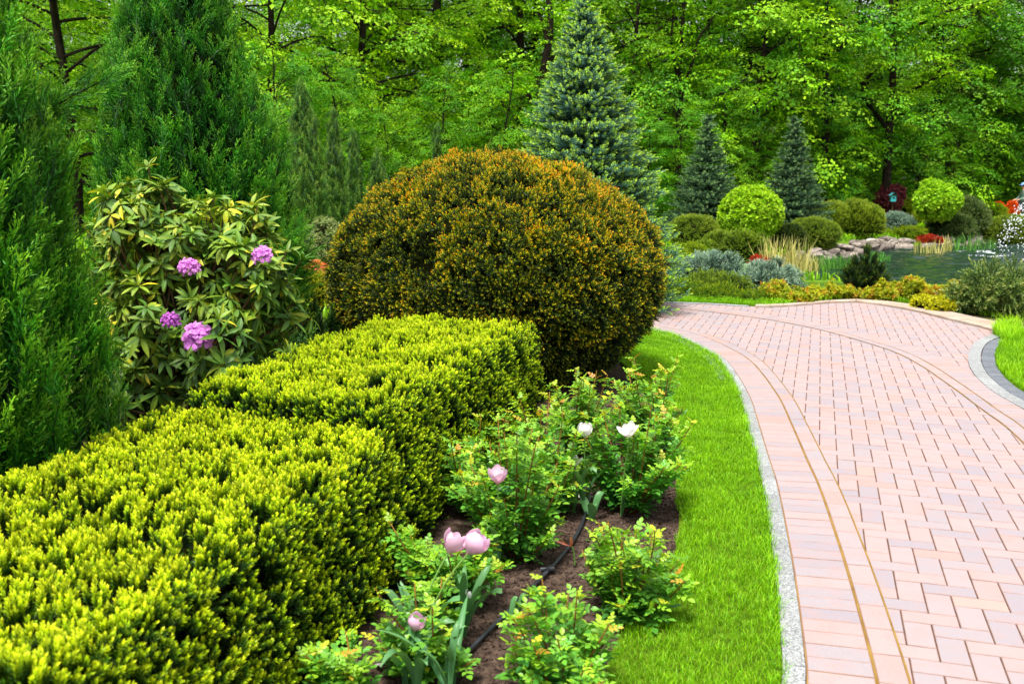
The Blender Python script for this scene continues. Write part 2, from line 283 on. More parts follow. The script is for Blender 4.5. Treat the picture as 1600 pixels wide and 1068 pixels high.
def watermat():
    m, t, b = newmat('pond_water'); N, L = t.nodes, t.links
    b.inputs['Base Color'].default_value = (.010, .022, .018, 1); b.inputs['Roughness'].default_value = .06; b.inputs['Specular IOR Level'].default_value = .6
    tc = N.new('ShaderNodeTexCoord'); mp = N.new('ShaderNodeMapping'); mp.inputs['Scale'].default_value = (1.0, 2.2, 1); L.new(tc.outputs['Object'], mp.inputs['Vector'])
    n = N.new('ShaderNodeTexNoise'); n.inputs['Scale'].default_value = 1.6; n.inputs['Detail'].default_value = 5; n.inputs['Distortion'].default_value = .8; L.new(mp.outputs[0], n.inputs['Vector'])
    bp = N.new('ShaderNodeBump'); bp.inputs['Strength'].default_value = 1; bp.inputs['Distance'].default_value = .03; L.new(n.outputs['Fac'], bp.inputs['Height']); L.new(bp.outputs[0], b.inputs['Normal']); return m
gx, gy = np.meshgrid(np.linspace(3, 34, 290), np.linspace(14, 42, 330)); pw = np.stack([gx*.8, gy*1.7, gx*0], -1).reshape(-1, 3)
zw = -.45+.022*vnoise(pw, 1.1, 21)+.022*vnoise(pw, 2.8, 22)+.022*vnoise(pw, 4.6, 23); fd = np.hypot(gx.ravel()-X(1661, 29), (gy.ravel()-29)*.8); zw = -.45+(zw+.45)*(1+1.6*np.exp(-(fd/4.)**2))+.02*np.sin(fd*9)*np.exp(-(fd/3.)**2); a = (np.arange(329)[:, None]*290+np.arange(289)[None]).ravel()
mb = MB(); mb.add(np.stack([gx.ravel(), gy.ravel(), zw], 1), np.stack([a, a+1, a+291, a+290], 1)); tag(mb.build('water', watermat(), smooth=True), kind='structure')

# ------------------------------------------------------------------ paving
def smooth(pts, step=.04):
    P = np.array(pts)[:, :2]; out = []
    P = np.vstack([2*P[0]-P[1], P, 2*P[-1]-P[-2]])
    for i in range(1, len(P)-2):
        p0, p1, p2, p3 = P[i-1:i+3]; n = max(4, int(np.linalg.norm(p2-p1)/step))
        t = np.linspace(0, 1, n, endpoint=False)[:, None]
        out.append(.5*((2*p1)+(-p0+p2)*t+(2*p0-5*p1+4*p2-p3)*t**2+(-p0+3*p1-3*p2+p3)*t**3))
    Q = np.vstack(out+[P[-2][None]])
    for _ in range(12):
        Q[1:-1] = .25*Q[:-2]+.5*Q[1:-1]+.25*Q[2:]
    s = np.concatenate([[0], np.cumsum(np.linalg.norm(np.diff(Q, axis=0), axis=1))]); k = int(s[-1]/step); u = np.linspace(0, s[-1], k)
    return np.stack([np.interp(u, s, Q[:, 0]), np.interp(u, s, Q[:, 1])], 1)
def normals2(Q):
    d = unit(np.gradient(Q, axis=0)); return np.stack([d[:, 1], -d[:, 0]], 1)   # to the right of travel
def brickv(c4, top, depth=.05, ch=.0020, gap=.0042):
    """a paver from its four plan corners (counter-clockwise)"""
    c4 = np.asarray(c4); c = c4.mean(0); e1 = unit((c4[1]-c4[0])[None])[0]; e2 = unit((c4[3]-c4[0])[None])[0]
    def inset(g): return np.array([c4[0]+(e1+e2)*g, c4[1]+(-e1+e2)*g, c4[2]-(e1+e2)*g, c4[3]+(e1-e2)*g])
    a = inset(gap/2+ch); b = inset(gap/2); z = np.full((4, 1), top)
    v = np.vstack([np.hstack([a, z]), np.hstack([b, z-ch]), np.hstack([b, z-depth])])
    f = [[0, 1, 2, 3]]+[[4+i, 4+(i+1) % 4, (i+1) % 4, i] for i in range(4)]+[[8+i, 8+(i+1) % 4, 4+(i+1) % 4, 4+i] for i in range(4)]
    return v, f, [0]+[1]*8
L2 = smooth([np.array(q_) for q_ in ((.98, .3, 0), (1.02, 1.2, 0))]+[G(*p) for p in [ (1400, 1190), (1372, 1068), (1333, 922), (1308, 841), (1280, 760), (1262, 721), (1236, 661), (1214, 616), (1176, 567), (1142, 545), (1094, 524), (1037, 511), (960, 499), (860, 489)]])
RB = smooth([np.array(q_) for q_ in ((2.40, .3, 0), (2.45, 1.6, 0), (2.58, 2.9, 0))]+[G(*p) for p in [ (1700, 762), (1602, 671), (1563, 644), (1520, 613), (1492, 594), (1460, 573), (1424, 554), (1385, 540), (1312, 519), (1263, 508), (1201, 497), (1100, 484), (1040, 480), (900, 474)]])
RK = smooth([np.array(q_) for q_ in ((2.62, .3, 0), (2.68, 1.6, 0), (2.85, 3.0, 0))]+[G(*p) for p in [(1820, 800), (1700, 706), (1600, 641), (1562, 620), (1536, 601), (1517, 579), (1512, 556), (1525, 534), (1560, 521)]])
NL, NR, NK = normals2(L2), normals2(RB), normals2(RK)
def strip(Q, N, o1, o2, z, mat, name):
    a = np.hstack([Q+N*o1, np.full((len(Q), 1), z)]); b = np.hstack([Q+N*o2, np.full((len(Q), 1), z)]); v = np.vstack([a, b]); n = len(Q); i = np.arange(n-1)
    mb = MB(); mb.add(v, np.stack([i, i+1, i+n+1, i+n], 1)); return tag(mb.build(name, mat), kind='structure')
def course(mb, Q, N, o1, o2, along, top, skip=0, gap=.0045, jit=0, ch=.0022):
    step = np.linalg.norm(Q[1]-Q[0]); s = np.arange(len(Q))*step; k = int(s[-1]/along)
    def at(u, o):
        return np.array([np.interp(u, s, Q[:, 0])+np.interp(u, s, N[:, 0])*o, np.interp(u, s, Q[:, 1])+np.interp(u, s, N[:, 1])*o])
    for i in range(k):
        u0, u1 = i*along, (i+1)*along; c = [at(u0, o1), at(u0, o2), at(u1, o2), at(u1, o1)]
        A2 = sum(c[q][0]*c[(q+1) % 4][1]-c[(q+1) % 4][0]*c[q][1] for q in range(4))
        if A2 < 0: c = c[::-1]
        v, f, fm = brickv(c, top+RNG.normal()*jit, gap=gap, ch=ch); mb.add(v, f, 0, fm, RNG.random())
# base of the paving and the herringbone field
coping_in = [G(*p) for p in [(1040, 473.5), (1100, 475.5), (1160, 479), (1201, 481.5), (1259, 477), (1306, 473), (1345, 472.5), (1400, 481), (1440, 489), (1480, 500), (1520, 508.5), (1560, 521)]]
far = smooth([G(860, 471), G(950, 472)]+coping_in)
field = np.vstack([L2, far, RK[::-1]]); fc = field[::5]; fb0, fb1 = fc.min(0)-.15, fc.max(0)+.15
import bmesh
def polysheet(name, poly, z, mat, th=None):
    bm = bmesh.new(); vs = [bm.verts.new((float(p[0]), float(p[1]), z)) for p in poly]; f = bm.faces.new(vs)
    if f.normal.z < 0: f.normal_flip()
    if f.normal.length == 0: bm.normal_update()
    bmesh.ops.triangulate(bm, faces=[f]); bmesh.ops.recalc_face_normals(bm, faces=bm.faces)
    if sum(q.normal.z for q in bm.faces) < 0: bmesh.ops.reverse_faces(bm, faces=bm.faces)
    me = bpy.data.meshes.new(name); bm.to_mesh(me); bm.free(); me.materials.append(mat); o = bpy.data.objects.new(name, me); C.objects.link(o); return o
tag(polysheet('path', field[::4], -.0035, M_joint), kind='structure')
a0 = .3051; eu = np.array([math.cos(a0), -math.sin(a0)]); ev = np.array([math.sin(a0), math.cos(a0)]); O0 = np.array([1.6092, 3.8889])
mb = MB(); S_ = .1
for i in range(-110, 140):
    for j in range(-60, 60):
        for (u0, u1, v0, v1) in ((i, i+2, -i-1+4*j, -i+4*j), (i, i+1, -i-3+4*j, -i-1+4*j)):
            cc = O0+eu*(u0+u1)/2*S_+ev*(v0+v1)/2*S_
            if cc[1] < .3 or cc[1] > min(14, fb1[1]) or cc[0] < fb0[0] or cc[0] > fb1[0] or cc[0] > 1.2+cc[1] or cc[0] < -.5-cc[1]*.15: continue
            c4 = [O0+eu*a*S_+ev*b*S_ for a, b in ((u0, v0), (u1, v0), (u1, v1), (u0, v1))]
            ca = np.array(c4+[cc])
            if inpoly(ca[:, 0], ca[:, 1], fc).any():
                v, f, fm = brickv(c4, RNG.normal()*.0005, ch=.0022, gap=.0045); mb.add(v, f, 0, fm, RNG.random())
tag(mb.build('path_pavers', M_brick), kind='structure')
for nm, Q, N_, sg in (('path_border', L2, NL, -1), ('path_border', RB, NR, 1)):
    strip(Q, N_, sg*-.108, sg*.222, .0028, M_joint2, 'path_joint')
    mb = MB(); course(mb, Q, N_, sg*.0035, sg*.219, .1035, .006, jit=.0005); course(mb, Q, N_, -sg*.102, -sg*.0035, .205, .006, jit=.0005)
    tag(mb.build(nm, M_brick), kind='structure')
for Q, N_, offs in ((L2, NL, (0, .104)), (RB, NR, (0, -.104, .215))):
    for o_ in offs: strip(Q, N_, o_-.0028, o_+.0028, .0042, M_moss, 'path_joint')
# kerbs, coping, lawns
mb = MB(); course(mb, L2, NL, -.222, -.300, .27, .013, jit=.001, gap=.004); tag(mb.build('kerb', [M_granite, M_granite]), kind='structure')
mb = MB(); course(mb, RK, NK, .0, .112, .30, .013, jit=.001, gap=.004); tag(mb.build('kerb', [M_granite, M_granite]), kind='structure')
mb = MB(); course(mb, RK, NK, .116, .232, .105, .008, jit=.001, gap=.003); tag(mb.build('kerb_paving', [M_slate, M_slate]), kind='structure')
sel = L2[(L2[:, 1] > 7.9)]; mb = MB(); course(mb, sel, normals2(sel), -.304, -.40, .105, .008, jit=.001); tag(mb.build('kerb_paving', [M_slate, M_slate]), kind='structure')
verge_k = smooth([G(860, 471), G(950, 472)]+coping_in[:4]); NV = normals2(verge_k)
mb = MB(); course(mb, verge_k, NV, -.0, -.10, .30, .012, jit=.001, gap=.004); tag(mb.build('kerb', [M_granite, M_granite]), kind='structure')
cin = np.array([G(*p)[:2] for p in [(1180, 480.6), (1201, 481.5), (1259, 477), (1306, 473), (1345, 472.5), (1400, 481), (1440, 489), (1480, 500), (1520, 508.5), (1562, 521)]])
cout = np.array([G(*p)[:2] for p in [(1180, 478.4), (1201, 479), (1259, 474.5), (1306, 471), (1345, 469.5), (1400, 474), (1440, 481), (1480, 488.5), (1530, 500), (1599, 514)]])
def resamp(Q, n):
    s = np.concatenate([[0], np.cumsum(np.linalg.norm(np.diff(Q, axis=0), axis=1))]); u = np.linspace(0, s[-1], n); return np.stack([np.interp(u, s, Q[:, 0]), np.interp(u, s, Q[:, 1])], 1)
ci, co_ = resamp(cin, 12), resamp(cout, 12); mb = MB()
for i in range(11):
    v, f, fm = brickv([ci[i], ci[i+1], co_[i+1], co_[i]], .03, depth=.30, ch=.006, gap=.004); mb.add(v, f, 0, fm, RNG.random())
tag(mb.build('coping', [M_coping, M_coping]), kind='structure')

def grass(mb, poly, dens, h0=.032, h1=.06, wid=.0028, lean=.55, tint=.0, area=None, zf=None, edge=None):
    poly = np.asarray(poly)[:, :2]; x0, y0 = poly.min(0); x1, y1 = poly.max(0); n = int((x1-x0)*(y1-y0)*dens)
    x = RNG.uniform(x0, x1, n); y = RNG.uniform(y0, y1, n); k = inpoly(x, y, poly); x, y = x[k], y[k]
    z = np.zeros(len(x)) if zf is None else zf(x, y); p = np.stack([x, y, z], 1); n = len(x)
    th = RNG.uniform(0, 2*math.pi, n); cl = vnoise(p*[1, 1, 0], 14, 3)*.6+vnoise(p*[1, 1, 0], 3, 4)*.5
    hh = RNG.uniform(h0, h1, n)*(1+.45*cl); ln = RNG.uniform(.1, 1, n)*lean; d = np.stack([np.cos(th), np.sin(th)], 1)
    sd_ = np.stack([-d[:, 1], d[:, 0], np.zeros(n)], 1)*wid/2*RNG.uniform(.6, 1.3, n)[:, None]
    m = p+np.stack([d[:, 0]*ln*hh*.3, d[:, 1]*ln*hh*.3, hh*.55], 1); t = p+np.stack([d[:, 0]*ln*hh, d[:, 1]*ln*hh, hh*(1-.25*ln)], 1)
    V = np.stack([p-sd_, p+sd_, m-sd_*.8, m+sd_*.8, t], 1).reshape(-1, 3); b = (np.arange(n)*5)[:, None]
    yel = (RNG.random(n) < .05)*.5
    base = .38+.18*cl+RNG.normal(0, .1, n)+tint; tt = np.stack([base*.4, base*.4, base, base, base+.22+yel], 1).clip(0, 1).reshape(-1); rr = np.repeat(RNG.random(n), 5)
    mb.add(V, b+np.array([[0, 1, 3, 2]]), tt, 0, rr); mb.v.append((np.zeros((0, 3)), np.zeros(0), np.zeros(0)))
    mb.f.append((b+mb.n-len(V)+np.array([[2, 3, 4]]), np.zeros(n, int)))
M_lawn = plainmat('lawn_soil', (46, 62, 14), (84, 110, 22), scale=20, rough=1, spec=0)
ko = L2-NL*.301; ko = ko[(ko[:, 1] < 11.5)]
bed = smooth([G(*p) for p in [(905, 1250), (935, 1120), (950, 1030), (985, 968), (1035, 905), (1058, 850), (1060, 780), (1050, 720), (1035, 670), (1012, 620), (985, 585), (960, 555)]])
lawnL = np.vstack([ko, bed[::-1]])
def bedn(poly, amt): p = np.hstack([poly, np.zeros((len(poly), 1))]); return poly+np.stack([fbm(p, 9, 1), fbm(p, 9, 7)], 1)*amt
tag(polysheet('lawn', lawnL, .004, M_lawn), kind='structure')
lawn_far = np.vstack([verge_k-NV*.10, [G(1300, 462)[:2], G(1180, 462)[:2], G(1050, 457)[:2], G(860, 455)[:2]]])
vk = verge_k-NV*.101; lawn_far = np.vstack([vk, np.array([G(*p)[:2] for p in [(1255, 474), (1220, 472), (1180, 469), (1120, 466), (1050, 463), (860, 460)]])])
tag(polysheet('lawn', lawn_far, .004, M_lawn), kind='structure')
rk = RK+NK*.233; lawnR = np.vstack([rk[rk[:, 1] > 5.0], np.array([G(*p)[:2] for p in [(1578, 521), (1600, 519), (1720, 545), (1900, 560), (1900, 700)]])])
lawnRR = np.vstack([rk, np.array([G(*p)[:2] for p in [(1578, 521), (1600, 519), (1720, 545)]]), [[8.5, 8], [8.5, .3]]]); tag(polysheet('lawn', lawnRR, .004, M_lawn), kind='structure')
mb = MB(); near = lawnL; grass(mb, bedn(lawnL, .03), 19000, h0=.020, h1=.046, wid=.0024, lean=.8); 
grass(mb, bedn(np.vstack([L2-NL*.285, (L2-NL*.335)[::-1]]), .012)[:], 9000, h0=.04, h1=.065, lean=1.0)
o_g = mb.build('grass', M_grass); tag(o_g, 'strip of short bright green grass between rose bed and brick path', 'grass', kind='stuff')
mb = MB(); grass(mb, bedn(lawnR, .02), 9000, h0=.035, h1=.07, wid=.004); grass(mb, np.vstack([rk[rk[:, 1] <= 5.6], [[4.6, 5.6], [8.5, 7], [8.5, .3]]]), 2200, h0=.035, h1=.07, wid=.008); tuft = np.array([G(*p)[:2] for p in [(1550, 522), (1560, 510), (1592, 514), (1600, 530), (1575, 540)]]); grass(mb, tuft, 6000, .08, .17, wid=.005, lean=.9, tint=.1)
tag(mb.build('grass', M_grass), 'bright green lawn corner inside the curved grey kerb', 'grass', kind='stuff')
mb = MB(); grass(mb, bedn(lawn_far, .02), 5000, h0=.04, h1=.07, wid=.005); tag(mb.build('grass', M_grass), 'narrow grass verge along the far edge of the brick path', 'grass', kind='stuff')

# ------------------------------------------------------------------ foliage prototypes
def needle_shoot(L, n, nl, wd, t0=.3, t1=1., a0=62, a1=18, r0=.1, core=True, rng=RNG, tl=.55):
    z = np.linspace(.08, 1, n)*L; th = np.arange(n)*2.4+rng.random()*6; el = np.radians(np.linspace(a0, a1, n))+rng.normal(0, .12, n)
    rd = np.stack([np.cos(th), np.sin(th), th*0], 1); d = rd*np.sin(el)[:, None]+np.array([0, 0, 1.])*np.cos(el)[:, None]
    sd_ = np.cross(d, rd+[0, 0, .3]); sd_ = unit(np.stack([-np.sin(th), np.cos(th), th*0], 1)+rng.normal(0, .25, (n, 3)))
    b = np.stack([z*0, z*0, z], 1); ln = nl*(1-(1-tl)*np.linspace(0, 1, n)**2)*rng.uniform(.85, 1.1, n)
    tt = t0+(t1-t0)*np.linspace(0, 1, n)**1.3
    v, f, t, m = blades(b, d, sd_, ln, wd, tt*.75, tt)
    mb = MB(); mb.add(v, f, t); 
    if core: tube(mb, [(0, 0, 0), (0, 0, L*.9)], [wd*.6, wd*.3], 3, tint=t0*.5, cap=False)
    return proto_from2(mb)
def proto_from2(mb):
    v = np.concatenate([a[0] for a in mb.v]); t = np.concatenate([a[1] for a in mb.v]); fs = [f for f, _ in mb.f if f.shape[1] == 4]
    ms = [m for f, m in mb.f if f.shape[1] == 4]; return v, np.concatenate(fs), t, np.concatenate(ms).astype(int)
def plume(L, nb, ns, wd, spread=34, bl=.32, curve=.1, rng=RNG):
    """feathery juniper spray: an axis with branchlets that carry fine branchlets of their own"""
    B = [];
    for i in range(nb):
        u = .06+.94*i/nb; p = np.array([curve*L*u*u, 0, L*u]); th = i*2.4+rng.random()*.8; el = math.radians(spread*(1-.45*u)+rng.normal()*5)
        d = np.array([math.cos(th)*math.sin(el), math.sin(th)*math.sin(el), math.cos(el)]); l = L*bl*(1-.72*u)*rng.uniform(.8, 1.2)+L*.05
        B.append((p, d, l, .25+.5*u))
    P_, D_, L_, T_ = [], [], [], []
    for p, d, l, t in B:
        P_.append(p); D_.append(d); L_.append(l*1.08); T_.append(t)
        for k in range(ns):
            s = .12+.85*k/ns; dd = unit((d+rng.normal(0, .42, 3)+[0, 0, .25])[None])[0]; P_.append(p+d*l*s); D_.append(dd); L_.append(l*(.42-.2*s)+L*.015); T_.append(t+.25*s)
    P_, D_, L_, T_ = map(np.array, (P_, D_, L_, T_)); sd_ = unit(np.cross(D_, rng.normal(0, 1, D_.shape)))
    v, f, t, m = blades(P_, D_, sd_, L_, wd, T_*.8, T_+.15); mb = MB(); mb.add(v, f, t)
    u = np.linspace(0, 1, 4); tube(mb, np.stack([curve*L*u*u, u*0, L*u], 1), np.linspace(wd*.9, wd*.3, 4), 3, tint=.1, cap=False)
    return proto_from2(mb)
def leaf_cluster(n, L, wd, R=.0, el=(20, 80), t0=.3, t1=.8, fold=.25, rng=RNG, stemlen=0.0):
    """a twig end with n small folded leaves"""
    mb = MB(); th = np.arange(n)*2.4+rng.random()*6; e = np.radians(rng.uniform(el[0], el[1], n)); s = rng.uniform(0, 1, n)
    d = np.stack([np.cos(th)*np.sin(e), np.sin(th)*np.sin(e), np.cos(e)], 1); p = np.stack([s*0, s*0, s*stemlen], 1)+d*R*rng.uniform(.2, 1, n)[:, None]
    sd_ = unit(np.cross(d, rng.normal(0, 1, d.shape)*.5+[0, 0, 1])); ln = L*rng.uniform(.7, 1.15, n); tt = t0+(t1-t0)*s*rng.uniform(.8, 1.1, n)
    nrm = np.cross(sd_, d); v = []; 
    v = np.stack([p, p+d*(ln*.45)[:, None]+sd_*wd/2+nrm*wd*fold, p+d*ln[:, None], p+d*(ln*.45)[:, None]-sd_*wd/2+nrm*wd*fold], 1).reshape(-1, 3)
    mb.add(v, np.arange(4*n).reshape(-1, 4), np.repeat(tt, 4)); return proto_from2(mb)

def ell_points(lobes, dens, zmin=.01, shrink=.94, nz=.06, ns=3., flat=0, zf=None):
    """points and outward normals on the union of ellipsoids (cx,cy,cz,rx,ry,rz)"""
    PP, NN = [], []
    for i, (cx, cy, cz, rx, ry, rz) in enumerate(lobes):
        ar = 4*math.pi*(((rx*ry)**1.6+(rx*rz)**1.6+(ry*rz)**1.6)/3)**(1/1.6); n = int(ar*dens*1.25)+3
        q = unit(RNG.normal(size=(n, 3))); w_ = np.sqrt((q[:, 0]*ry*rz)**2+(q[:, 1]*rx*rz)**2+(q[:, 2]*rx*ry)**2)/max(rx*ry, rx*rz, ry*rz)
        q = q[RNG.random(n) < w_/w_.max()*1.0]; p = q*[rx, ry, rz]+[cx, cy, cz]; nn = unit(q/[rx, ry, rz]); k = p[:, 2] > zmin
        for j, (ax, ay, az, bx, by, bz) in enumerate(lobes):
            if j != i: k &= (((p[:, 0]-ax)/bx)**2+((p[:, 1]-ay)/by)**2+((p[:, 2]-az)/bz)**2) > shrink**2
        PP.append(p[k]); NN.append(nn[k])
    P_, N_ = np.vstack(PP), np.vstack(NN)
    return P_+N_*(fbm(P_, ns, 9)*nz)[:, None], N_
def clusters(mb, P_, N_, protos, nsh, spread, depth, S, up=.3, ti=(-.05, .12), smin=.8, smax=1.2, noise_t=.12, mul=1., hgrad=None):
    """several shoots fan out from a twig under each surface point"""
    n = len(P_)
    if n == 0: return
    base = P_-N_*depth; k = np.repeat(np.arange(n), nsh); d = unit(N_[k]+np.array([0, 0, up])+RNG.normal(0, spread, (len(k), 3)))
    # every shoot starts where its twig forks and ends near the surface
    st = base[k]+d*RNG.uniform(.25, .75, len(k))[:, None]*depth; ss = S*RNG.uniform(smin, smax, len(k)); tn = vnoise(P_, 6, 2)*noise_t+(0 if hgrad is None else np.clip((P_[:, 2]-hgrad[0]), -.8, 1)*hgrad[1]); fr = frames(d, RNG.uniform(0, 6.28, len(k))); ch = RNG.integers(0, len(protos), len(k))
    tt = RNG.uniform(ti[0], ti[1], len(k))+tn[k]; rn = np.clip(RNG.random(n)[k]*.6+RNG.random(len(k))*.4, 0, 1)
    for c in range(len(protos)):
        q = ch == c; mb.bake(protos[c], st[q], fr[q], ss[q], tt[q], mul, rn[q])
def core_mesh(mb, lobes, sc=.8, zmin=-.02, nz=.08, mat=0):
    for (cx, cy, cz, rx, ry, rz) in lobes:
        a = np.linspace(0, math.pi, 13); b = np.linspace(0, 2*math.pi, 21)[:-1]; aa, bb = np.meshgrid(a, b, indexing='ij')
        q = np.stack([np.sin(aa)*np.cos(bb), np.sin(aa)*np.sin(bb), np.cos(aa)], -1).reshape(-1, 3); p = q*[rx*sc, ry*sc, rz*sc]+[cx, cy, cz]; p = p*1+q*(fbm(p, 4/max(rx, .3), 4)*nz*min(rx, rz))[:, None]; p[:, 2] = np.maximum(p[:, 2], zmin)
        i, j = np.meshgrid(np.arange(12), np.arange(20), indexing='ij'); f = np.stack([i*20+j, (i+1)*20+j, (i+1)*20+(j+1) % 20, i*20+(j+1) % 20], -1).reshape(-1, 4); mb.add(p, f, 0, mat)
def shrub(name, label, cat, lobes, protos, mat, dens=300, nsh=5, spread=.35, depth=.06, S=1., up=.35, group=None, deep=.4, nz=.06, core=.8, noise_t=.12, ti=(-.08, .12), stems=5, coremat=None, parts=True, ns=3., hgrad=None):
    c = np.mean([l[:2] for l in lobes], axis=0); g = H(*c)
    lobes = [(a, b, cz+g, rx, ry, rz) for a, b, cz, rx, ry, rz in lobes]
    root = empty(name, (c[0], c[1], g), label, cat, group)
    mb = MB(); P_, N_ = ell_points(lobes, dens, zmin=g+.01, nz=nz, ns=ns); clusters(mb, P_, N_, protos, nsh, spread, depth, S, up, ti, noise_t=noise_t, hgrad=hgrad)
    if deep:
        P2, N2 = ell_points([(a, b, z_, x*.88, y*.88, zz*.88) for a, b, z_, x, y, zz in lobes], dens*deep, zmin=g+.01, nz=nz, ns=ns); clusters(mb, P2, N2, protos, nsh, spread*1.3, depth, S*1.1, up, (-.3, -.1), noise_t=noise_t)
    mb.build('foliage', mat, root)
    mb = MB()
    if core: core_mesh(mb, lobes, core, g-.05)  # solid dark filler, its colour standing in for shade between the leaves
    for i in range(stems):
        l = lobes[i % len(lobes)]; e = np.array([l[0]+RNG.normal()*l[3]*.3, l[1]+RNG.normal()*l[4]*.3, l[2]+l[5]*.5]); b = np.array([c[0]+RNG.normal()*.04, c[1]+RNG.normal()*.04, g-.03]); m_ = (b+e)/2+RNG.normal(0, .04, 3)
        tube(mb, [b, m_, e], [.012, .009, .004], 5, mat=0 if coremat is None else 0)
    mb.build('branches', coremat or M_core, root)
    return root
yew = [needle_shoot(.045, 32, .0125, .0042, .16, 1, 56, 24, tl=.8) for _ in range(5)]+[needle_shoot(.034, 24, .012, .0042, .10, .8, 58, 26, tl=.85) for _ in range(2)]
yewb = [needle_shoot(.040, 14, .017, .0052, .25, 1, tl=.6) for _ in range(5)]+[needle_shoot(.05, 16, .018, .005, .1, .55) for _ in range(2)]

# ------------------------------------------------------------------ clipped yew hedge, two blocks
def hedge(label, quad, ztop, dens, S, seed, front=True):
    q = np.array(quad, float)                       # near-left, near-right, far-right, far-left
    def bil(u, v): return (q[0]*(1-u)[:, None]+q[1]*u[:, None])*(1-v)[:, None]+(q[3]*(1-u)[:, None]+q[2]*u[:, None])*v[:, None]
    wx = (np.linalg.norm(q[1]-q[0])+np.linalg.norm(q[2]-q[3]))/2; wy = (np.linalg.norm(q[3]-q[0])+np.linalg.norm(q[2]-q[1]))/2
    c = q.mean(0); root = empty('yew_hedge', (c[0], c[1], 0), label, 'hedge', 'blocks of the clipped yew hedge')
    PP, NN = [], []
    def side(n, fn): PP.append(fn[0]); NN.append(fn[1])
    rr = .09
    n = int(wx*wy*dens); u, v = RNG.random(n), RNG.random(n); p = bil(u, v)
    eu_ = np.minimum(u, 1-u)*wx; ev_ = np.minimum(v, 1-v)*wy; e = np.minimum(eu_, ev_)
    z = ztop-np.where(e < rr, rr-np.sqrt(np.maximum(rr**2-(rr-e)**2, 0)), 0)*.9
    nx = np.where(e < rr, (rr-e)/rr, 0); dirn = unit(p-bil(np.clip(u, .15, .85), np.clip(v, .12, .88))+1e-9)
    PP.append(np.hstack([p, z[:, None]])); NN.append(unit(np.hstack([dirn*nx[:, None], np.ones((n, 1))])))
    for a, b in ((0, 1), (1, 2), (2, 3), (3, 0)):
        ln = np.linalg.norm(q[b]-q[a]); n = int(ln*ztop*dens); t = RNG.random(n); zz = RNG.uniform(.03, ztop-.04, n); pp = q[a]+(q[b]-q[a])*t[:, None]; d = (q[b]-q[a])/ln; no = np.array([d[1], -d[0]])
        if (q[a]+q[b])/2 @ no - c @ no < 0: no = -no
        ins = .11*(1-zz/ztop); pp = pp+no*ins[:, None]
        PP.append(np.hstack([pp, zz[:, None]])); NN.append(np.tile(np.array([no[0], no[1], .55]), (n, 1)))
    P_, N_ = np.vstack(PP), unit(np.vstack(NN)); P_ = P_+N_*((fbm(P_, 3.2, seed)*.045)+vnoise(P_, 11, seed+3)*.022)[:, None]
    k = (P_[:, 1] > 1.0); P_, N_ = P_[k], N_[k]
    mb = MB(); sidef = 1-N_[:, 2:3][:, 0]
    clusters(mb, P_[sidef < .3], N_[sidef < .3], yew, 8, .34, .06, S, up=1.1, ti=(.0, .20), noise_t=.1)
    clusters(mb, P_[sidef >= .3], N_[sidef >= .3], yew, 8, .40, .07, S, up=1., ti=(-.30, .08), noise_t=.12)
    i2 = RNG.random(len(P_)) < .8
    clusters(mb, P_[i2]-N_[i2]*.05, N_[i2], yew, 4, .6, .05, S*1.1, up=.3, ti=(-.5, -.25), noise_t=.05)  # inner old needles, tinted darker still to deepen the shade
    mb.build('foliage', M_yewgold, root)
    mb = MB(); s = .11; cc = np.array([q[i]+unit((c-q[i])[None])[0]*s*1.5 for i in range(4)]); nn = 26
    gu, gv = np.meshgrid(np.linspace(0, 1, nn), np.linspace(0, 1, nn)); qq = q.copy(); q[:] = cc; pb = bil(gu.ravel(), gv.ravel()); q[:] = qq
    zt = ztop-.11+vnoise(np.hstack([pb, pb[:, :1]*0]), 7, seed)*.03; v_ = np.hstack([pb, zt[:, None]]); i, j = np.meshgrid(np.arange(nn-1), np.arange(nn-1)); a = (j*nn+i).ravel(); mb.add(v_, np.stack([a, a+1, a+nn+1, a+nn], 1))
    for ring in (np.arange(nn), nn*(nn-1)+np.arange(nn), np.arange(nn)*nn, np.arange(nn)*nn+nn-1):
        tp = v_[ring]; bt = tp.copy(); bt[:, 2] = .0; m_ = len(tp); i = np.arange(m_-1); mb.add(np.vstack([tp, bt]), np.stack([i, i+1, i+m_+1, i+m_], 1))
    for k_ in range(14):
        b = bil(np.array([RNG.uniform(.15, .85)]), np.array([RNG.random()]))[0]; tube(mb, [(b[0], b[1], -.02), (b[0]+RNG.normal()*.05, b[1]+RNG.normal()*.05, ztop*.7)], [.016, .008], 5)
    mb.build('dark_core', M_core, root); return root  # stems plus an added solid core, coloured like the hedge's inner shade
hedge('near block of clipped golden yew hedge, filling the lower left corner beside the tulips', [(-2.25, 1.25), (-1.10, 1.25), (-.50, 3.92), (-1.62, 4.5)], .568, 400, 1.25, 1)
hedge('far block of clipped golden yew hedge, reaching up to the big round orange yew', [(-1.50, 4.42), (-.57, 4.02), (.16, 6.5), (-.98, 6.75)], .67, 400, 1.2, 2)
# ------------------------------------------------------------------ round yew
BX, BY = X(775, 8.2), 8.2
shrub('round_yew', 'huge clipped round yew with orange-gold shoot tips, behind the hedge', 'shrub', [(BX, BY, .84, 1.40, 1.36, 1.01), (BX, BY, .46, 1.20, 1.16, .52)], yewb, M_yeworange, dens=165, nsh=12, spread=.55, depth=.09, S=1.25, up=.3, nz=.10, ns=6, deep=.9, core=.84, noise_t=.24, ti=(-.32, .04), stems=0, hgrad=(.84, .25))
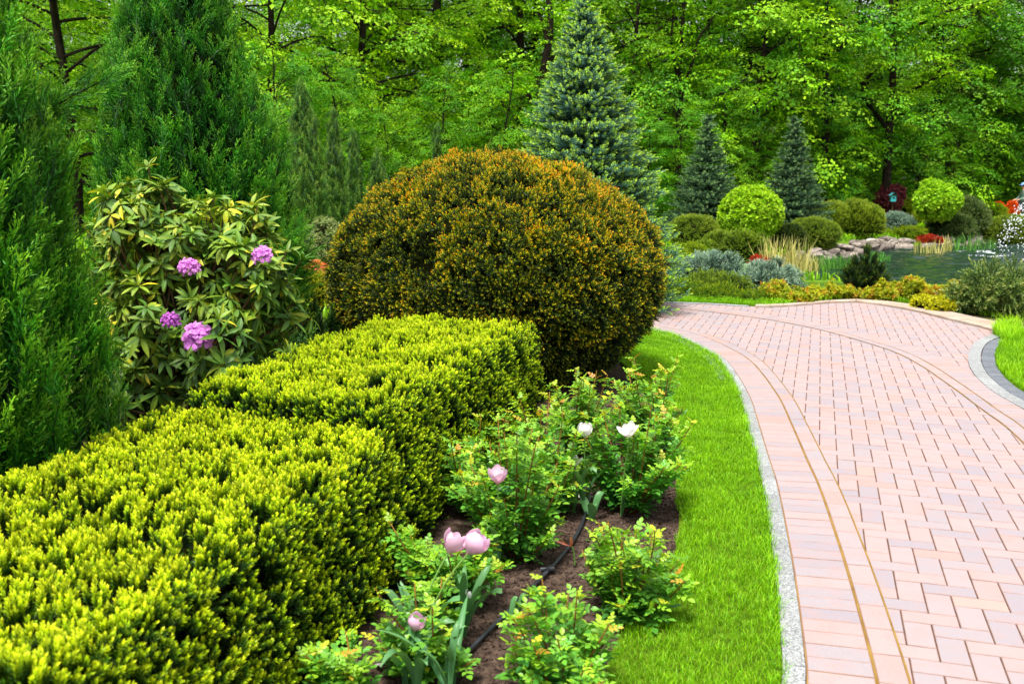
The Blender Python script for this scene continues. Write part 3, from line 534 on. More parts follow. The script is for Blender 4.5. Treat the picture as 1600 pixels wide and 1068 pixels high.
# ------------------------------------------------------------------ junipers
pl = [plume(.30, 20, 7, .0050, curve=RNG.uniform(.0, .25)) for _ in range(5)]
def juniper(name, label, cat, x, y, Hh, prof, n, S, mat, out=.55, group=None, seed=0, depth=.2, lean=(0, 0), arms=(), inner=.6, zlo=.05, tmul=1.):
    root = empty(name, (x, y, 0), label, cat, group); mb = MB(); zs = np.linspace(0, 1, 40); pr = np.interp(zs, [a for a, _ in prof], [b for _, b in prof]); cdf = np.cumsum(pr+.03); cdf /= cdf[-1]
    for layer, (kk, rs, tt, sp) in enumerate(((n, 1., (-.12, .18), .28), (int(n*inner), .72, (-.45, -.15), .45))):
        u = np.interp(RNG.random(kk), cdf, zs); u = zlo/Hh+u*(1-zlo/Hh)*.98; th = RNG.uniform(0, 2*math.pi, kk); q = np.stack([np.cos(th), np.sin(th), th*0], 1)
        nn = fbm(np.stack([np.cos(th)*2, np.sin(th)*2, u*Hh*1.5], 1), 1.0, seed)
        r = np.interp(u, [a for a, _ in prof], [b for _, b in prof])*rs*(1+.28*nn)
        p = q*r[:, None]+np.stack([u*0+x+lean[0]*u*Hh, u*0+y+lean[1]*u*Hh, u*Hh], 1); o = out*(1-.6*u)
        d = unit(q*o[:, None]+[0, 0, 1]+RNG.normal(0, sp, (kk, 3))*[1, 1, .4]); p = p-d*depth*S*(.8+.2*u)[:, None]
        fr = frames(d, RNG.uniform(0, 6.28, kk)); ch = RNG.integers(0, len(pl), kk); ss = S*RNG.uniform(.7, 1.25, kk)*(1-.35*u); ti = RNG.uniform(*tt, kk)+nn*.15
        for c in range(len(pl)):
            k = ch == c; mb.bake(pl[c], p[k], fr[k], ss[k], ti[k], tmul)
    for (a, b, r0) in arms:                              # loose side branches
        a, b = np.array(a), np.array(b)
        for t in np.linspace(.25, 1.02, 16):
            p = a+(b-a)*t+RNG.normal(0, .02, (3, 3)); d = unit((b-a)[None]+RNG.normal(0, .45, (3, 3))*np.linalg.norm(b-a)); mb.bake(pl[RNG.integers(len(pl))], p, frames(d, RNG.uniform(0, 6, 3)), np.full(3, S*.62*(1.15-.4*t)), RNG.uniform(.0, .2, 3))
    mb.build('foliage', mat, root)
    mb = MB(); tube(mb, [(x, y, -.05), (x+.02+lean[0]*Hh*.4, y, Hh*.4), (x+lean[0]*Hh*.8, y, Hh*.78)], [max(b for _, b in prof)*.09, .03, .008], 7)
    for i in range(18):
        u = RNG.uniform(.05, .6); th = RNG.uniform(0, 6.28); r = np.interp(u+.15, [a for a, _ in prof], [b for _, b in prof])*.75
        tube(mb, [(x+lean[0]*u*Hh, y, u*Hh), (x+lean[0]*u*Hh+math.cos(th)*r*.6, y+math.sin(th)*r*.6, u*Hh+.12*Hh*.6), (x+lean[0]*u*Hh+math.cos(th)*r, y+math.sin(th)*r, u*Hh+.2*Hh*.6)], [.015, .01, .004], 4)
    for (a, b, r0) in arms: tube(mb, [a, (np.array(a)+b)/2+[0, 0, .02], b], [r0, r0*.7, r0*.3], 5)
    mb.build('trunk', M_bark, root)
    mb = MB(); z = np.linspace(.03, .80, 24); b = np.linspace(0, 2*math.pi, 19)[:-1]; zz, bb = np.meshgrid(z, b, indexing='ij'); rr = np.interp(zz, [a for a, _ in prof], [b_ for _, b_ in prof])*.5
    pp = np.stack([x+lean[0]*zz*Hh+rr*np.cos(bb), y+lean[1]*zz*Hh+rr*np.sin(bb), zz*Hh], -1).reshape(-1, 3); pp = pp+(fbm(pp, 3, seed)*.06)[:, None]*np.stack([np.cos(bb), np.sin(bb), bb*0], -1).reshape(-1, 3)
    i, j = np.meshgrid(np.arange(23), np.arange(18), indexing='ij'); mb.add(pp, np.stack([i*18+j, i*18+(j+1) % 18, (i+1)*18+(j+1) % 18, (i+1)*18+j], -1).reshape(-1, 4)); mb.build('dark_core', M_core, root)  # added solid cone, coloured like the shade inside the juniper
    return root
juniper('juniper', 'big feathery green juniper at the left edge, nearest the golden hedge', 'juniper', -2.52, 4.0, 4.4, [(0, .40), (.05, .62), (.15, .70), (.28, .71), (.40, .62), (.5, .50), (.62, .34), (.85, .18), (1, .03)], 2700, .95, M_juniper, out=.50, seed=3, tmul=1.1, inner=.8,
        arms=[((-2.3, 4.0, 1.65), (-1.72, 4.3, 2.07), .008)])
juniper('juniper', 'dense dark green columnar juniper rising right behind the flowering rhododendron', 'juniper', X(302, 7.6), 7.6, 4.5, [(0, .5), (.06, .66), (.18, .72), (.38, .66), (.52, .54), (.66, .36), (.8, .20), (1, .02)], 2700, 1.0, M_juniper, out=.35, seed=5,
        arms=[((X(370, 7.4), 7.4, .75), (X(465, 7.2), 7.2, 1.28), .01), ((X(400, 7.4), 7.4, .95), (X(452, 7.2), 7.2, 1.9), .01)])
pcol = [(0, .18), (.08, .28), (.25, .38), (.5, .37), (.75, .25), (.92, .10), (1, .015)]
def colj(px, ytop, Y, wpx, label, n, S=1.0):
    Hh = A(px, ytop, Y)[2]; r = wpx/2*Y/F/.42*1.0
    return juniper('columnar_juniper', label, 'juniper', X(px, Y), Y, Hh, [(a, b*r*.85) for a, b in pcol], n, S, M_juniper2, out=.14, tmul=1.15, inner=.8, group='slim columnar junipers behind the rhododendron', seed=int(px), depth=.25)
colj(478, 112, 18.0, 70, 'tallest and broadest of the slim columnar junipers behind the hedge', 1700, 1.1)
colj(525, 158, 19.5, 38, 'slim pointed juniper just right of the tallest slim column', 900, 1.0)
colj(555, 192, 20.5, 34, 'slim juniper touching the right side of its pointed neighbour', 800, 1.0)
colj(592, 224, 21.5, 44, 'short feathery column juniper at the left shoulder of the round yew', 600, 1.1)
colj(684, 182, 23, 26, 'lone thin juniper spire poking up behind the round yew', 450, 1.0)
def thuja(px, ytop, Y, wpx, label):
    Hh = A(px, ytop, Y)[2]; r = wpx/2*Y/F/.42
    return juniper('young_thuja', label, 'thuja', X(px, Y), Y, Hh, [(a, b*r) for a, b in pcol], 160, .8, M_olive, out=.3, group='thuja tips behind the round yew', seed=int(px), depth=.2, tmul=.8)
thuja(765, 210, 19, 18, 'narrow thuja tip behind the top of the round yew, left one')
thuja(808, 214, 19.5, 14, 'narrow thuja tip behind the round yew, close to the blue spruce')

# ------------------------------------------------------------------ rhododendron
def ell_leaf(L, W, droop=.25, fold=.12, n=5, t0=.4, t1=.6):
    u = np.linspace(0, 1, n+1); wd = W/2*np.sin(np.pi*np.clip(u, .03, .985)**.85)**.8; zc = -droop*L*u*u
    v = []; 
    for i in range(n+1): v += [(-wd[i], L*u[i], zc[i]+wd[i]*fold*2), (0, L*u[i], zc[i]), (wd[i], L*u[i], zc[i]+wd[i]*fold*2)]
    f = []
    for i in range(n): f += [[3*i, 3*i+1, 3*i+4, 3*i+3], [3*i+1, 3*i+2, 3*i+5, 3*i+4]]
    tt = np.repeat(t0+(t1-t0)*u, 3); tt[1::3] += .1; return np.array(v), np.array(f), tt, np.zeros(len(f), int)
def whorl(n, L, W, elev=(-35, 25), bud=True, rng=RNG):
    mb = MB()
    for i in range(n):
        th = i*2.4+rng.normal()*.15; el = math.radians(rng.uniform(*elev)); lf = ell_leaf(L*rng.uniform(.75, 1.1), W*rng.uniform(.85, 1.15), rng.uniform(.05, .45))
        v = lf[0].copy(); tw = rng.normal()*.3; v = np.stack([v[:, 0]*math.cos(tw)+v[:, 2]*math.sin(tw), v[:, 1]+.012, -v[:, 0]*math.sin(tw)+v[:, 2]*math.cos(tw)], 1)
        v = np.stack([v[:, 0], v[:, 1]*math.cos(el)-v[:, 2]*math.sin(el), v[:, 1]*math.sin(el)+v[:, 2]*math.cos(el)], 1)
        v = np.stack([v[:, 0]*math.cos(th)-v[:, 1]*math.sin(th), v[:, 0]*math.sin(th)+v[:, 1]*math.cos(th), v[:, 2]], 1)
        mb.add(v, lf[1], lf[2]+(.36 if rng.random() < .09 else rng.normal()*.09))
    if bud:
        for i in range(4): 
            v, f, t, m = blades(np.zeros((1, 3)), unit(np.array([[rng.normal()*.25, rng.normal()*.25, 1.]])), np.array([[1., 0, 0]]), L*.35, W*.35, .8, .75); mb.add(v, f, t)
    return proto_from2(mb)
wh = [whorl(RNG.integers(8, 12), .105, .032) for _ in range(6)]+[whorl(9, .10, .03, (0, 50)) for _ in range(3)]+[whorl(8, .115, .034, (-70, -10)) for _ in range(3)]
def truss(mb, c, R, n, facing, t0=.35, t1=.9):
    """a ball of ruffled five-petalled florets"""
    k = 0
    for i in range(n):
        z = 1-1.25*(i+.5)/n; r = math.sqrt(max(0, 1-z*z)); th = i*2.4; d = np.array([r*math.cos(th), r*math.sin(th), z]); fr = frames(np.array([unit((d+np.array(facing)*.6)[None])[0]]), np.array([RNG.random()*6]))[0]; b = np.array(c)+d*R*.45*RNG.uniform(.5, 1.5)
        for p in range(5):
            a = p*2*math.pi/5+RNG.normal()*.08; u = np.linspace(0, 1, 4); wd = np.array([.08, .26, .42, .2])*R; ra = np.array([.05, .3, .58, .74])*R; zz = np.array([0, .32, .40, .30])*R
            v = []
            for q in range(4):
                e = np.array([math.cos(a), math.sin(a), 0]); s = np.array([-math.sin(a), math.cos(a), 0]); rf = RNG.normal()*.05*R
                v += [e*ra[q]+[0, 0, zz[q]+rf]-s*wd[q]/2, e*ra[q]+[0, 0, zz[q]-.03*R], e*ra[q]+[0, 0, zz[q]-rf]+s*wd[q]/2]
            v = (fr@np.array(v).T).T+b; f = [[3*i_+j_, 3*i_+j_+1, 3*i_+j_+4, 3*i_+j_+3] for i_ in range(3) for j_ in range(2)]; mb.add(v, f, np.repeat([t0, t0+.2, t1, t1], 3))
    return mb
RC = A(295, 480, 5.9); rroot = empty('rhododendron', (RC[0], 5.9, 0), 'open rhododendron bush with yellow-green leaves and four violet blooms', 'rhododendron')
mb = MB(); mbs = MB(); lobes = []
for px, py, r, Y in ((232, 335, 66, 5.8), (285, 400, 95, 5.9), (350, 400, 72, 5.8), (405, 450, 62, 5.75), (270, 520, 105, 5.7), (350, 560, 80, 5.5), (215, 430, 72, 5.9), (235, 600, 80, 5.6), (180, 350, 40, 5.9), (390, 350, 30, 5.9)):
    c = A(px, py, Y); rr = r*Y/F; lobes.append((c[0], c[1], c[2], rr, rr*1.1, rr*.95))
P_, N_ = ell_points(lobes, 78, zmin=.15, shrink=.85, nz=.24, ns=5)
P2, N2 = ell_points([(a, b, c, d*.62, e*.62, f*.62) for a, b, c, d, e, f in lobes], 40, zmin=.15, shrink=.8); 
pt = A(232, 262, 5.8); P_ = np.vstack([P_, pt[None], A(262, 285, 5.8)[None], A(205, 285, 5.85)[None], A(400, 335, 5.8)[None]]); N_ = np.vstack([N_, np.tile([0, 0, 1.], (4, 1))])
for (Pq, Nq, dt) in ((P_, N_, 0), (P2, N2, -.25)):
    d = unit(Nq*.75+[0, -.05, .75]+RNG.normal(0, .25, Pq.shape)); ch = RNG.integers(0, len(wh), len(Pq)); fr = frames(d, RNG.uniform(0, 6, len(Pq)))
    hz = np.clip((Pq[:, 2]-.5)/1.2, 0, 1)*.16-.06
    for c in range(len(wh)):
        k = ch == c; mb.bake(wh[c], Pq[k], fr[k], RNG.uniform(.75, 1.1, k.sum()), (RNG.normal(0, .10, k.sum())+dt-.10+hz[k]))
for i, p in enumerate(np.vstack([P_, P2])):
    b = np.array([RC[0]+RNG.normal()*.09, 5.9+RNG.normal()*.09, .0]); m1 = b+(p-b)*[.35, .35, .5]+RNG.normal(0, .04, 3); m2 = b+(p-b)*[.8, .8, .85]+RNG.normal(0, .02, 3)
    tube(mbs, [b, m1, m2, p], [.012, .008, .005, .004], 5, cap=False)
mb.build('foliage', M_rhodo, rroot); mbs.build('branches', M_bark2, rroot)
for (px, py, R, n, Y, lb, ta, tb) in ((308, 528, .076, 17, 5.12, 'largest violet bloom, low on the bush', .45, 1.), (296, 419, .052, 13, 5.25, 'violet bloom at the middle of the bush', .45, .95), (411, 400, .052, 13, 5.25, 'violet bloom at the right side of the bush', .45, 1.), (266, 502, .044, 12, 5.12, 'half-open darker violet bloom', .0, .6)):
    mb = MB(); truss(mb, A(px, py, Y), R, n, (.1, -.8, .2), ta, tb); o = mb.build('bloom', M_violet, rroot); o['label'] = lb+' '
# ------------------------------------------------------------------ roses
leaflet = ell_leaf(1, .72, .12, .12, 3, 0, 0)
def compound(rng):
    mb = MB()
    for (s, yy, a) in ((1, .28, 62), (-1, .30, -62), (1, .62, 55), (-1, .64, -55), (1, .92, 0)):
        v = leaflet[0]*(.44 if a else .55)*rng.uniform(.9, 1.1); a_ = math.radians(a+rng.normal()*6); v = np.stack([v[:, 0]*math.cos(a_)+v[:, 1]*math.sin(a_), -v[:, 0]*math.sin(a_)+v[:, 1]*math.cos(a_), v[:, 2]+rng.normal()*.02], 1)+[0, yy, -.2*yy*yy]
        mb.add(v, leaflet[1], 0)
    v, f, t, m = blades(np.zeros((1, 3)), np.array([[0, 1., -.1]]), np.array([[1., 0, 0]]), .95, .05, 0, 0); mb.add(v, f, t); return proto_from2(mb)
cp_ = [compound(RNG) for _ in range(5)]
def rose(px, py, label, hgt_, spread, nst, dens=1., tips=.5, tall=(), bare=0.0, seed=0):
    b = G(px, py); hgt_ *= 1.18; spread *= 1.17; nst = int(nst*1.35); tall = list(tall)+[b+np.array([math.cos(q_)*spread*RNG.uniform(.3, 1.1), math.sin(q_)*spread*RNG.uniform(.3, 1.1), hgt_*RNG.uniform(.9, 1.3)]) for q_ in RNG.uniform(0, 6.28, 4)]; root = empty('rose_bush', b, label, 'rose bush', 'young rose bushes in the bed'); mb, ms = MB(), MB()
    for i in range(nst+len(tall)):
        th = RNG.uniform(0, 6.28); el = RNG.uniform(.15, 1)**.7*spread; L = hgt_*RNG.uniform(.45, 1.2); top = b+np.array([math.cos(th)*el, math.sin(th)*el, L*math.sqrt(max(.2, 1-(el/spread)**2*.65))])
        if i >= nst: top = np.array(tall[i-nst], float)
        st = b+[math.cos(th)*.03, math.sin(th)*.03, -.01]; mid = st+(top-st)*[.55, .55, .5]+RNG.normal(0, .02, 3); u = np.linspace(0, 1, 7)[:, None]; c = (1-u)**2*st+2*u*(1-u)*mid+u*u*top
        tube(ms, c, np.linspace(.005, .0024, 7), 5, tint=np.linspace(0, .6, 7)); n = int((14+L*62)*dens*(1 if i < nst else .6))
        uu = RNG.uniform(.08 if i < nst else .45, 1, n)**.85; cc = (1-uu[:, None])**2*st+2*uu[:, None]*(1-uu[:, None])*mid+uu[:, None]**2*top
        a = RNG.uniform(0, 6.28, n); e = RNG.uniform(-.2, .9, n); d = np.stack([np.cos(a)*np.cos(e), np.sin(a)*np.cos(e), np.sin(e)], 1); z_ = unit(np.cross(np.cross(d, [0, 0, 1.]), d)+RNG.normal(0, .25, d.shape)); x_ = unit(np.cross(d, z_)); z_ = np.cross(x_, d)
        fr = np.stack([x_, d, z_], 2); s = RNG.uniform(.05, .074, n)*(1-.4*uu**3); tt = np.clip(.12+.5*uu**1.6+RNG.normal(0, .10, n)+(uu > .90)*(RNG.random(n) < .3)*RNG.uniform(0, .6, n)*tips, 0, 1)
        ch = RNG.integers(0, 5, n)
        for q in range(5):
            k = ch == q; mb.bake(cp_[q], cc[k], fr[k], s[k], tt[k])
    mb.build('leaves', M_rose, root); ms.build('stems', M_stem, root); return root
def hz(px, py, Y): return A(px, py, Y)
rose(985, 962, 'low rose bush at the lawn edge, right of the black hose', .27, .20, 13, 1.15, .7, [hz(1020, 828, 3.65), hz(1040, 870, 3.6), hz(935, 842, 3.6)])
rose(880, 1095, 'low rose bush with yellow-red tips at the bottom of the bed', .27, .18, 12, 1.1, 1.0, [hz(888, 925, 3.1), hz(800, 985, 3.0)])
rose(806, 868, 'leafy rose bush against the hedge behind the lone pale pink tulip', .42, .22, 16, 1.1, .45, [hz(778, 705, 4.1), hz(832, 668, 4.3), hz(765, 690, 4.2)])
rose(858, 795, 'rose bush in the middle of the bed, just left of the hose end', .40, .22, 15, 1.1, .6, [hz(880, 640, 4.7), hz(845, 650, 4.6)])
rose(985, 795, 'large rose bush with dark red stems under the white tulips', .40, .27, 19, 1.2, .8, [hz(942, 640, 4.9), hz(1030, 660, 4.8), hz(1045, 700, 4.7), hz(968, 628, 4.9)])
rose(1008, 700, 'rose bush with long reddish shoots beside the round yew and the lawn', .40, .27, 16, 1.0, 1.0, [hz(992, 578, 5.6), hz(1018, 607, 5.5), hz(1040, 612, 5.4), hz(965, 598, 5.7)])
rose(905, 715, 'rose bush under the round yew at the far corner of the hedge', .40, .25, 14, 1.0, .7, [hz(922, 600, 5.4), hz(876, 628, 5.3), hz(855, 640, 5.1)])
rose(745, 800, 'rose shoots close to the hedge foot, left of the lone pale pink tulip', .36, .22, 13, 1., .5, [hz(742, 700, 4.4), hz(700, 760, 4.2)])
rose(700, 945, 'small rose bush behind the pair of pink tulips', .24, .20, 12, 1.2, .5, [hz(640, 830, 3.75), hz(765, 850, 3.6)])
rose(672, 1050, 'sparse rose shoots around the lowest pink tulip', .20, .17, 9, 1.0, .6, [hz(600, 985, 3.1)])
rose(535, 1105, 'small rose shoots with orange tips at the foot of the near hedge block', .17, .10, 6, 1.2, 1.0, [hz(540, 985, 3.0), hz(500, 1040, 3.0)])
# ------------------------------------------------------------------ tulips
def petal(L, W, flare=0., n=6, cup=.5):
    u = np.linspace(0, 1, n+1); wd = W/2*np.sin(np.pi*np.clip(u*.86+.1, 0, .985))**.65; r = cup*L*np.sin(np.pi*np.clip(u*.72+.02, 0, 1))*.62+flare*L*u**3; v = []
    for i in range(n+1):
        for s in (-1, -.5, 0, .5, 1): a = s*wd[i]/max(r[i], .12*L); rr = max(r[i], .04*L); v.append((rr*math.sin(a), rr*math.cos(a), L*u[i]*(.99)-abs(s)**2*.04*L*u[i]))
    f = [[5*i+j, 5*i+j+1, 5*i+j+6, 5*i+j+5] for i in range(n) for j in range(4)]; return np.array(v), np.array(f), np.repeat(u**.7, 5)
def tulip(px, py, Y, mat, label, cat='tulip', size=.058, lean=(0, 0), baseoff=(0, 0), flare=0., leaves=2, bloom='petals', npet=6, wid=1., lw=.04, lh=.26):
    h = A(px, py, Y); b = np.array([h[0]+baseoff[0], h[1]+baseoff[1], 0]); root = empty('tulip', b, label, cat, 'tulips in the rose bed'); ms, mp, ml = MB(), MB(), MB()
    hb = h-[0, 0, size*.5]; u = np.linspace(0, 1, 7)[:, None]; c = b*(1-u)**2+2*u*(1-u)*(b*.5+hb*.5+[-(h[0]-b[0])*.3, 0, .03])+hb*u*u; tube(ms, c, .0036, 6, tint=.5); ms.build('stem', M_tulipstem, root)
    ax = unit((hb-c[-3])[None])[0]+np.array([lean[0], lean[1], 0]); fr = frames(ax[None], np.array([RNG.random()*6]))[0]
    for i in range(npet):
        inner = i % 2; v, f, t = petal(size*(1.0 if not inner else .94), size*.86*wid, flare*(RNG.uniform(.3, 1.6)), cup=.80 if not inner else .66); a = i*math.pi/3+RNG.normal()*.06; v = np.stack([v[:, 0]*math.cos(a)-v[:, 1]*math.sin(a), v[:, 0]*math.sin(a)+v[:, 1]*math.cos(a), v[:, 2]], 1)
        m_ = MB(); m_.add((fr@v.T).T+hb, f, t); m_.build('petal', mat, root, smooth=True)
    for i in range(leaves):
        a = RNG.uniform(0, 6.28) if leaves > 2 else RNG.uniform(0, 3.1)+i*3.1; L = lh*RNG.uniform(.75, 1.15); n = 8; u = np.linspace(0, 1, n+1); out = L*.55*u**1.5*RNG.uniform(.5, 1.3); z = L*np.sin(u*RNG.uniform(1.1, 1.9))*.85; wd = lw*RNG.uniform(.7, 1.1)*np.sin(np.pi*np.clip(u*.9+.08, 0, .99))**.8; v = []
        e = np.array([math.cos(a), math.sin(a), 0]); s = np.array([-math.sin(a), math.cos(a), 0])
        for q in range(n+1):
            m0 = b+e*(out[q]+.004)+[0, 0, z[q]]; wv = .01*math.sin(q*1.3+i); v += [m0-s*wd[q]/2+[0, 0, .25*wd[q]+wv*u[q]], m0+e*.25*wd[q], m0+s*wd[q]/2+[0, 0, .25*wd[q]-wv*u[q]]]
        m_ = MB(); m_.add(v, [[3*q+j, 3*q+j+1, 3*q+j+4, 3*q+j+3] for q in range(n) for j in range(2)], np.repeat(.2+.6*u, 3)); m_.build('leaf', M_tulipleaf, root, smooth=True)
    return root
tulip(730, 846, 3.16, M_pink, 'larger pink tulip, right one of the touching pair above the hose', size=.090, baseoff=(-.17, -.02), leaves=4, wid=1.25)
tulip(700, 847, 3.19, M_pink, 'smaller pink tulip, left one of the touching pair above the hose', size=.080, baseoff=(-.12, -.05), leaves=3, flare=.15)
tulip(648, 971, 2.98, M_pink, 'lowest pink tulip, small and round, near the bottom of the bed', size=.062, baseoff=(-.02, .02), leaves=4, wid=1.1)
tulip(778, 743, 3.86, M_pink, 'lone pale pink tulip with one petal flared to the right', size=.074, baseoff=(.0, .03), leaves=2, flare=.26)
tulip(914, 672, 4.62, M_white, 'closed white tulip in the far rose leaves', size=.076, baseoff=(.0, .02), leaves=2)
tulip(984, 672, 4.52, M_white, 'open white tulip with drooping petals above the large rose bush', size=.070, baseoff=(-.03, .05), flare=.35, leaves=2, lean=(-.35, -.2))
tulip(897, 722, 4.6, M_white, 'low white tulip half hidden in leaves below the closed white tulip', size=.05, baseoff=(.0, .02), leaves=3, flare=.5)
tulip(893, 842, 3.95, M_dried, 'withered reddish tulip on a short stalk beside the hose', size=.062, baseoff=(.015, .0), leaves=0, npet=3, wid=.32, flare=.5)
tulip(733, 925, 3.25, M_white, 'faded tulip with one white petal left and tall grey-green leaves', size=.04, baseoff=(-.02, .03), leaves=5, npet=2, wid=.6, lh=.30, lw=.035)
def leafclump(px, py, label, n=5, lh=.2, lw=.035, spread=1.):
    b = G(px, py); root = empty('tulip_leaves', b, label, 'plant', 'bloomless tulip clumps')
    for i in range(n):
        a = RNG.uniform(0, 6.28); L = lh*RNG.uniform(.75, 1.2); k = 8; u = np.linspace(0, 1, k+1); out = L*.6*u**1.4*RNG.uniform(.4, 1.4)*spread; z = L*np.sin(u*RNG.uniform(1.1, 2.1))*.85; wd = lw*np.sin(np.pi*np.clip(u*.9+.08, 0, .99))**.8; v = []
        e = np.array([math.cos(a), math.sin(a), 0]); s = np.array([-math.sin(a), math.cos(a), 0]); bb = b+[RNG.normal()*.02, RNG.normal()*.02, 0]
        for q in range(k+1):
            m0 = bb+e*(out[q]+.004)+[0, 0, z[q]]; v += [m0-s*wd[q]/2+[0, 0, .25*wd[q]], m0+e*.25*wd[q], m0+s*wd[q]/2+[0, 0, .25*wd[q]]]
        m_ = MB(); m_.add(v, [[3*q+j, 3*q+j+1, 3*q+j+4, 3*q+j+3] for q in range(k) for j in range(2)], np.repeat(.2+.6*u, 3)); m_.build('leaf', M_tulipleaf, root, smooth=True)
leafclump(800, 968, 'curled tulip leaves lying over the black hose', 3, .12, .03, 1.2)
leafclump(640, 1075, 'dense clump of broad grey-green tulip leaves at the bottom edge', 8, .22, .038)
leafclump(700, 1085, 'fan of narrow tulip leaves at the bottom edge, right of the dense clump', 7, .24, .026, 1.3)
leafclump(822, 872, 'tulip leaves at the foot of the middle rose bushes', 5, .2, .035)
leafclump(925, 812, 'short broad tulip leaves beside the far end of the hose', 4, .13, .045, 1.)
def fallen(px, py, label, s=.035):
    b = G(px, py); v, f, t = petal(s, s*.7, .3); a = RNG.random()*6; v = v-[0, v[:, 1].mean(), v[:, 2].mean()]; v = np.stack([v[:, 0], v[:, 2], -v[:, 1]*.5], 1); v = np.stack([v[:, 0]*math.cos(a)-v[:, 1]*math.sin(a), v[:, 0]*math.sin(a)+v[:, 1]*math.cos(a), v[:, 2]-v[:, 2].min()+.004], 1)
    m_ = MB(); m_.add(v+b, f, t); tag(m_.build('fallen_petal', M_white, smooth=True, local=b), label, 'petal', 'white petals fallen on the soil')
for (px, py, lb) in ((902, 776, 'white petal on soil at the far end of the hose'), (925, 778, 'white petal on soil right of the hose end'), (668, 1045, 'white petal between the bottom tulip leaves'), (706, 1042, 'white petal right of the bottom tulip clump'), (676, 940, 'thin white petal on dark soil below the touching tulips'), (690, 995, 'white petal beside the lowest pink tulip'), (592, 1042, 'white petal near the foot of the near hedge block'), (787, 872, 'white petal under the middle rose leaves'), (905, 740, 'white petal caught under the far rose bush')): fallen(px, py, lb, .045)
# ------------------------------------------------------------------ hose
hp = [G(*p) for p in [(690, 1062), (750, 1002), (800, 952), (846, 905), (868, 882), (890, 855), (906, 828), (915, 805), (921, 783), (918, 760)]]; hq = smooth(hp, .02); hr = empty('drip_hose', (hp[3][0], hp[3][1], 0), 'black drip irrigation hose lying on the soil of the rose bed', 'hose')
mb = MB(); tube(mb, np.hstack([hq, np.full((len(hq), 1), .010)]), .0085, 10); mb.build('pipe', M_hose, hr, smooth=True)
c = G(855, 893); mb = MB(); tube(mb, [c+[-.03, -.004, .012], c+[.03, .004, .012]], .011, 10); tube(mb, [c+[-.003, -.022, .012], c+[.012, .02, .012]], .012, 10); mb.build('connector', M_hose, hr)
# crumbs of soil
def clodmesh(seed):
    mb = MB(); core_mesh(mb, [(0, 0, 0, 1, 1, .7)], 1, -2, .6); return proto_from2(mb)
pb = np.array([G(*p)[:2] for p in [(560, 1100), (560, 1000), (640, 900), (740, 830), (860, 720), (950, 620), (1040, 680), (1062, 780), (1055, 850), (1035, 905), (985, 968), (950, 1030), (940, 1100)]])
n = 9000; x = RNG.uniform(pb[:, 0].min(), pb[:, 0].max(), n*2); y = RNG.uniform(pb[:, 1].min(), pb[:, 1].max(), n*2); kk = inpoly(x, y, pb); x, y = x[kk], y[kk]; n = len(x)
oct_v = np.array([(1, 0, 0), (0, 1, 0), (-1, 0, 0), (0, -1, 0), (0, 0, 1), (0, 0, -1.)]); q_ = np.array([[0, 1, 4, 4], [1, 2, 4, 4], [2, 3, 4, 4], [3, 0, 4, 4]])
cube = np.array([(a, b, c_) for a in (-1, 1) for b in (-1, 1) for c_ in (-1, 1)], float)*.6; cube += RNG.normal(0, .14, cube.shape); cf = np.array([[0, 1, 3, 2], [4, 6, 7, 5], [0, 4, 5, 1], [2, 3, 7, 6], [0, 2, 6, 4], [1, 5, 7, 3]])
mb = MB(); mb.bake((cube, cf, np.zeros(8), np.zeros(6, int)), np.stack([x, y, np.full(n, -.011)], 1)+[0, 0, .002], frames(unit(RNG.normal(size=(n, 3))), RNG.uniform(0, 6, n)), .004+.009*RNG.random(n)**3)
tag(mb.build('dirt', M_soil), 'loose crumbly dark soil of the rose bed', 'soil', kind='stuff')
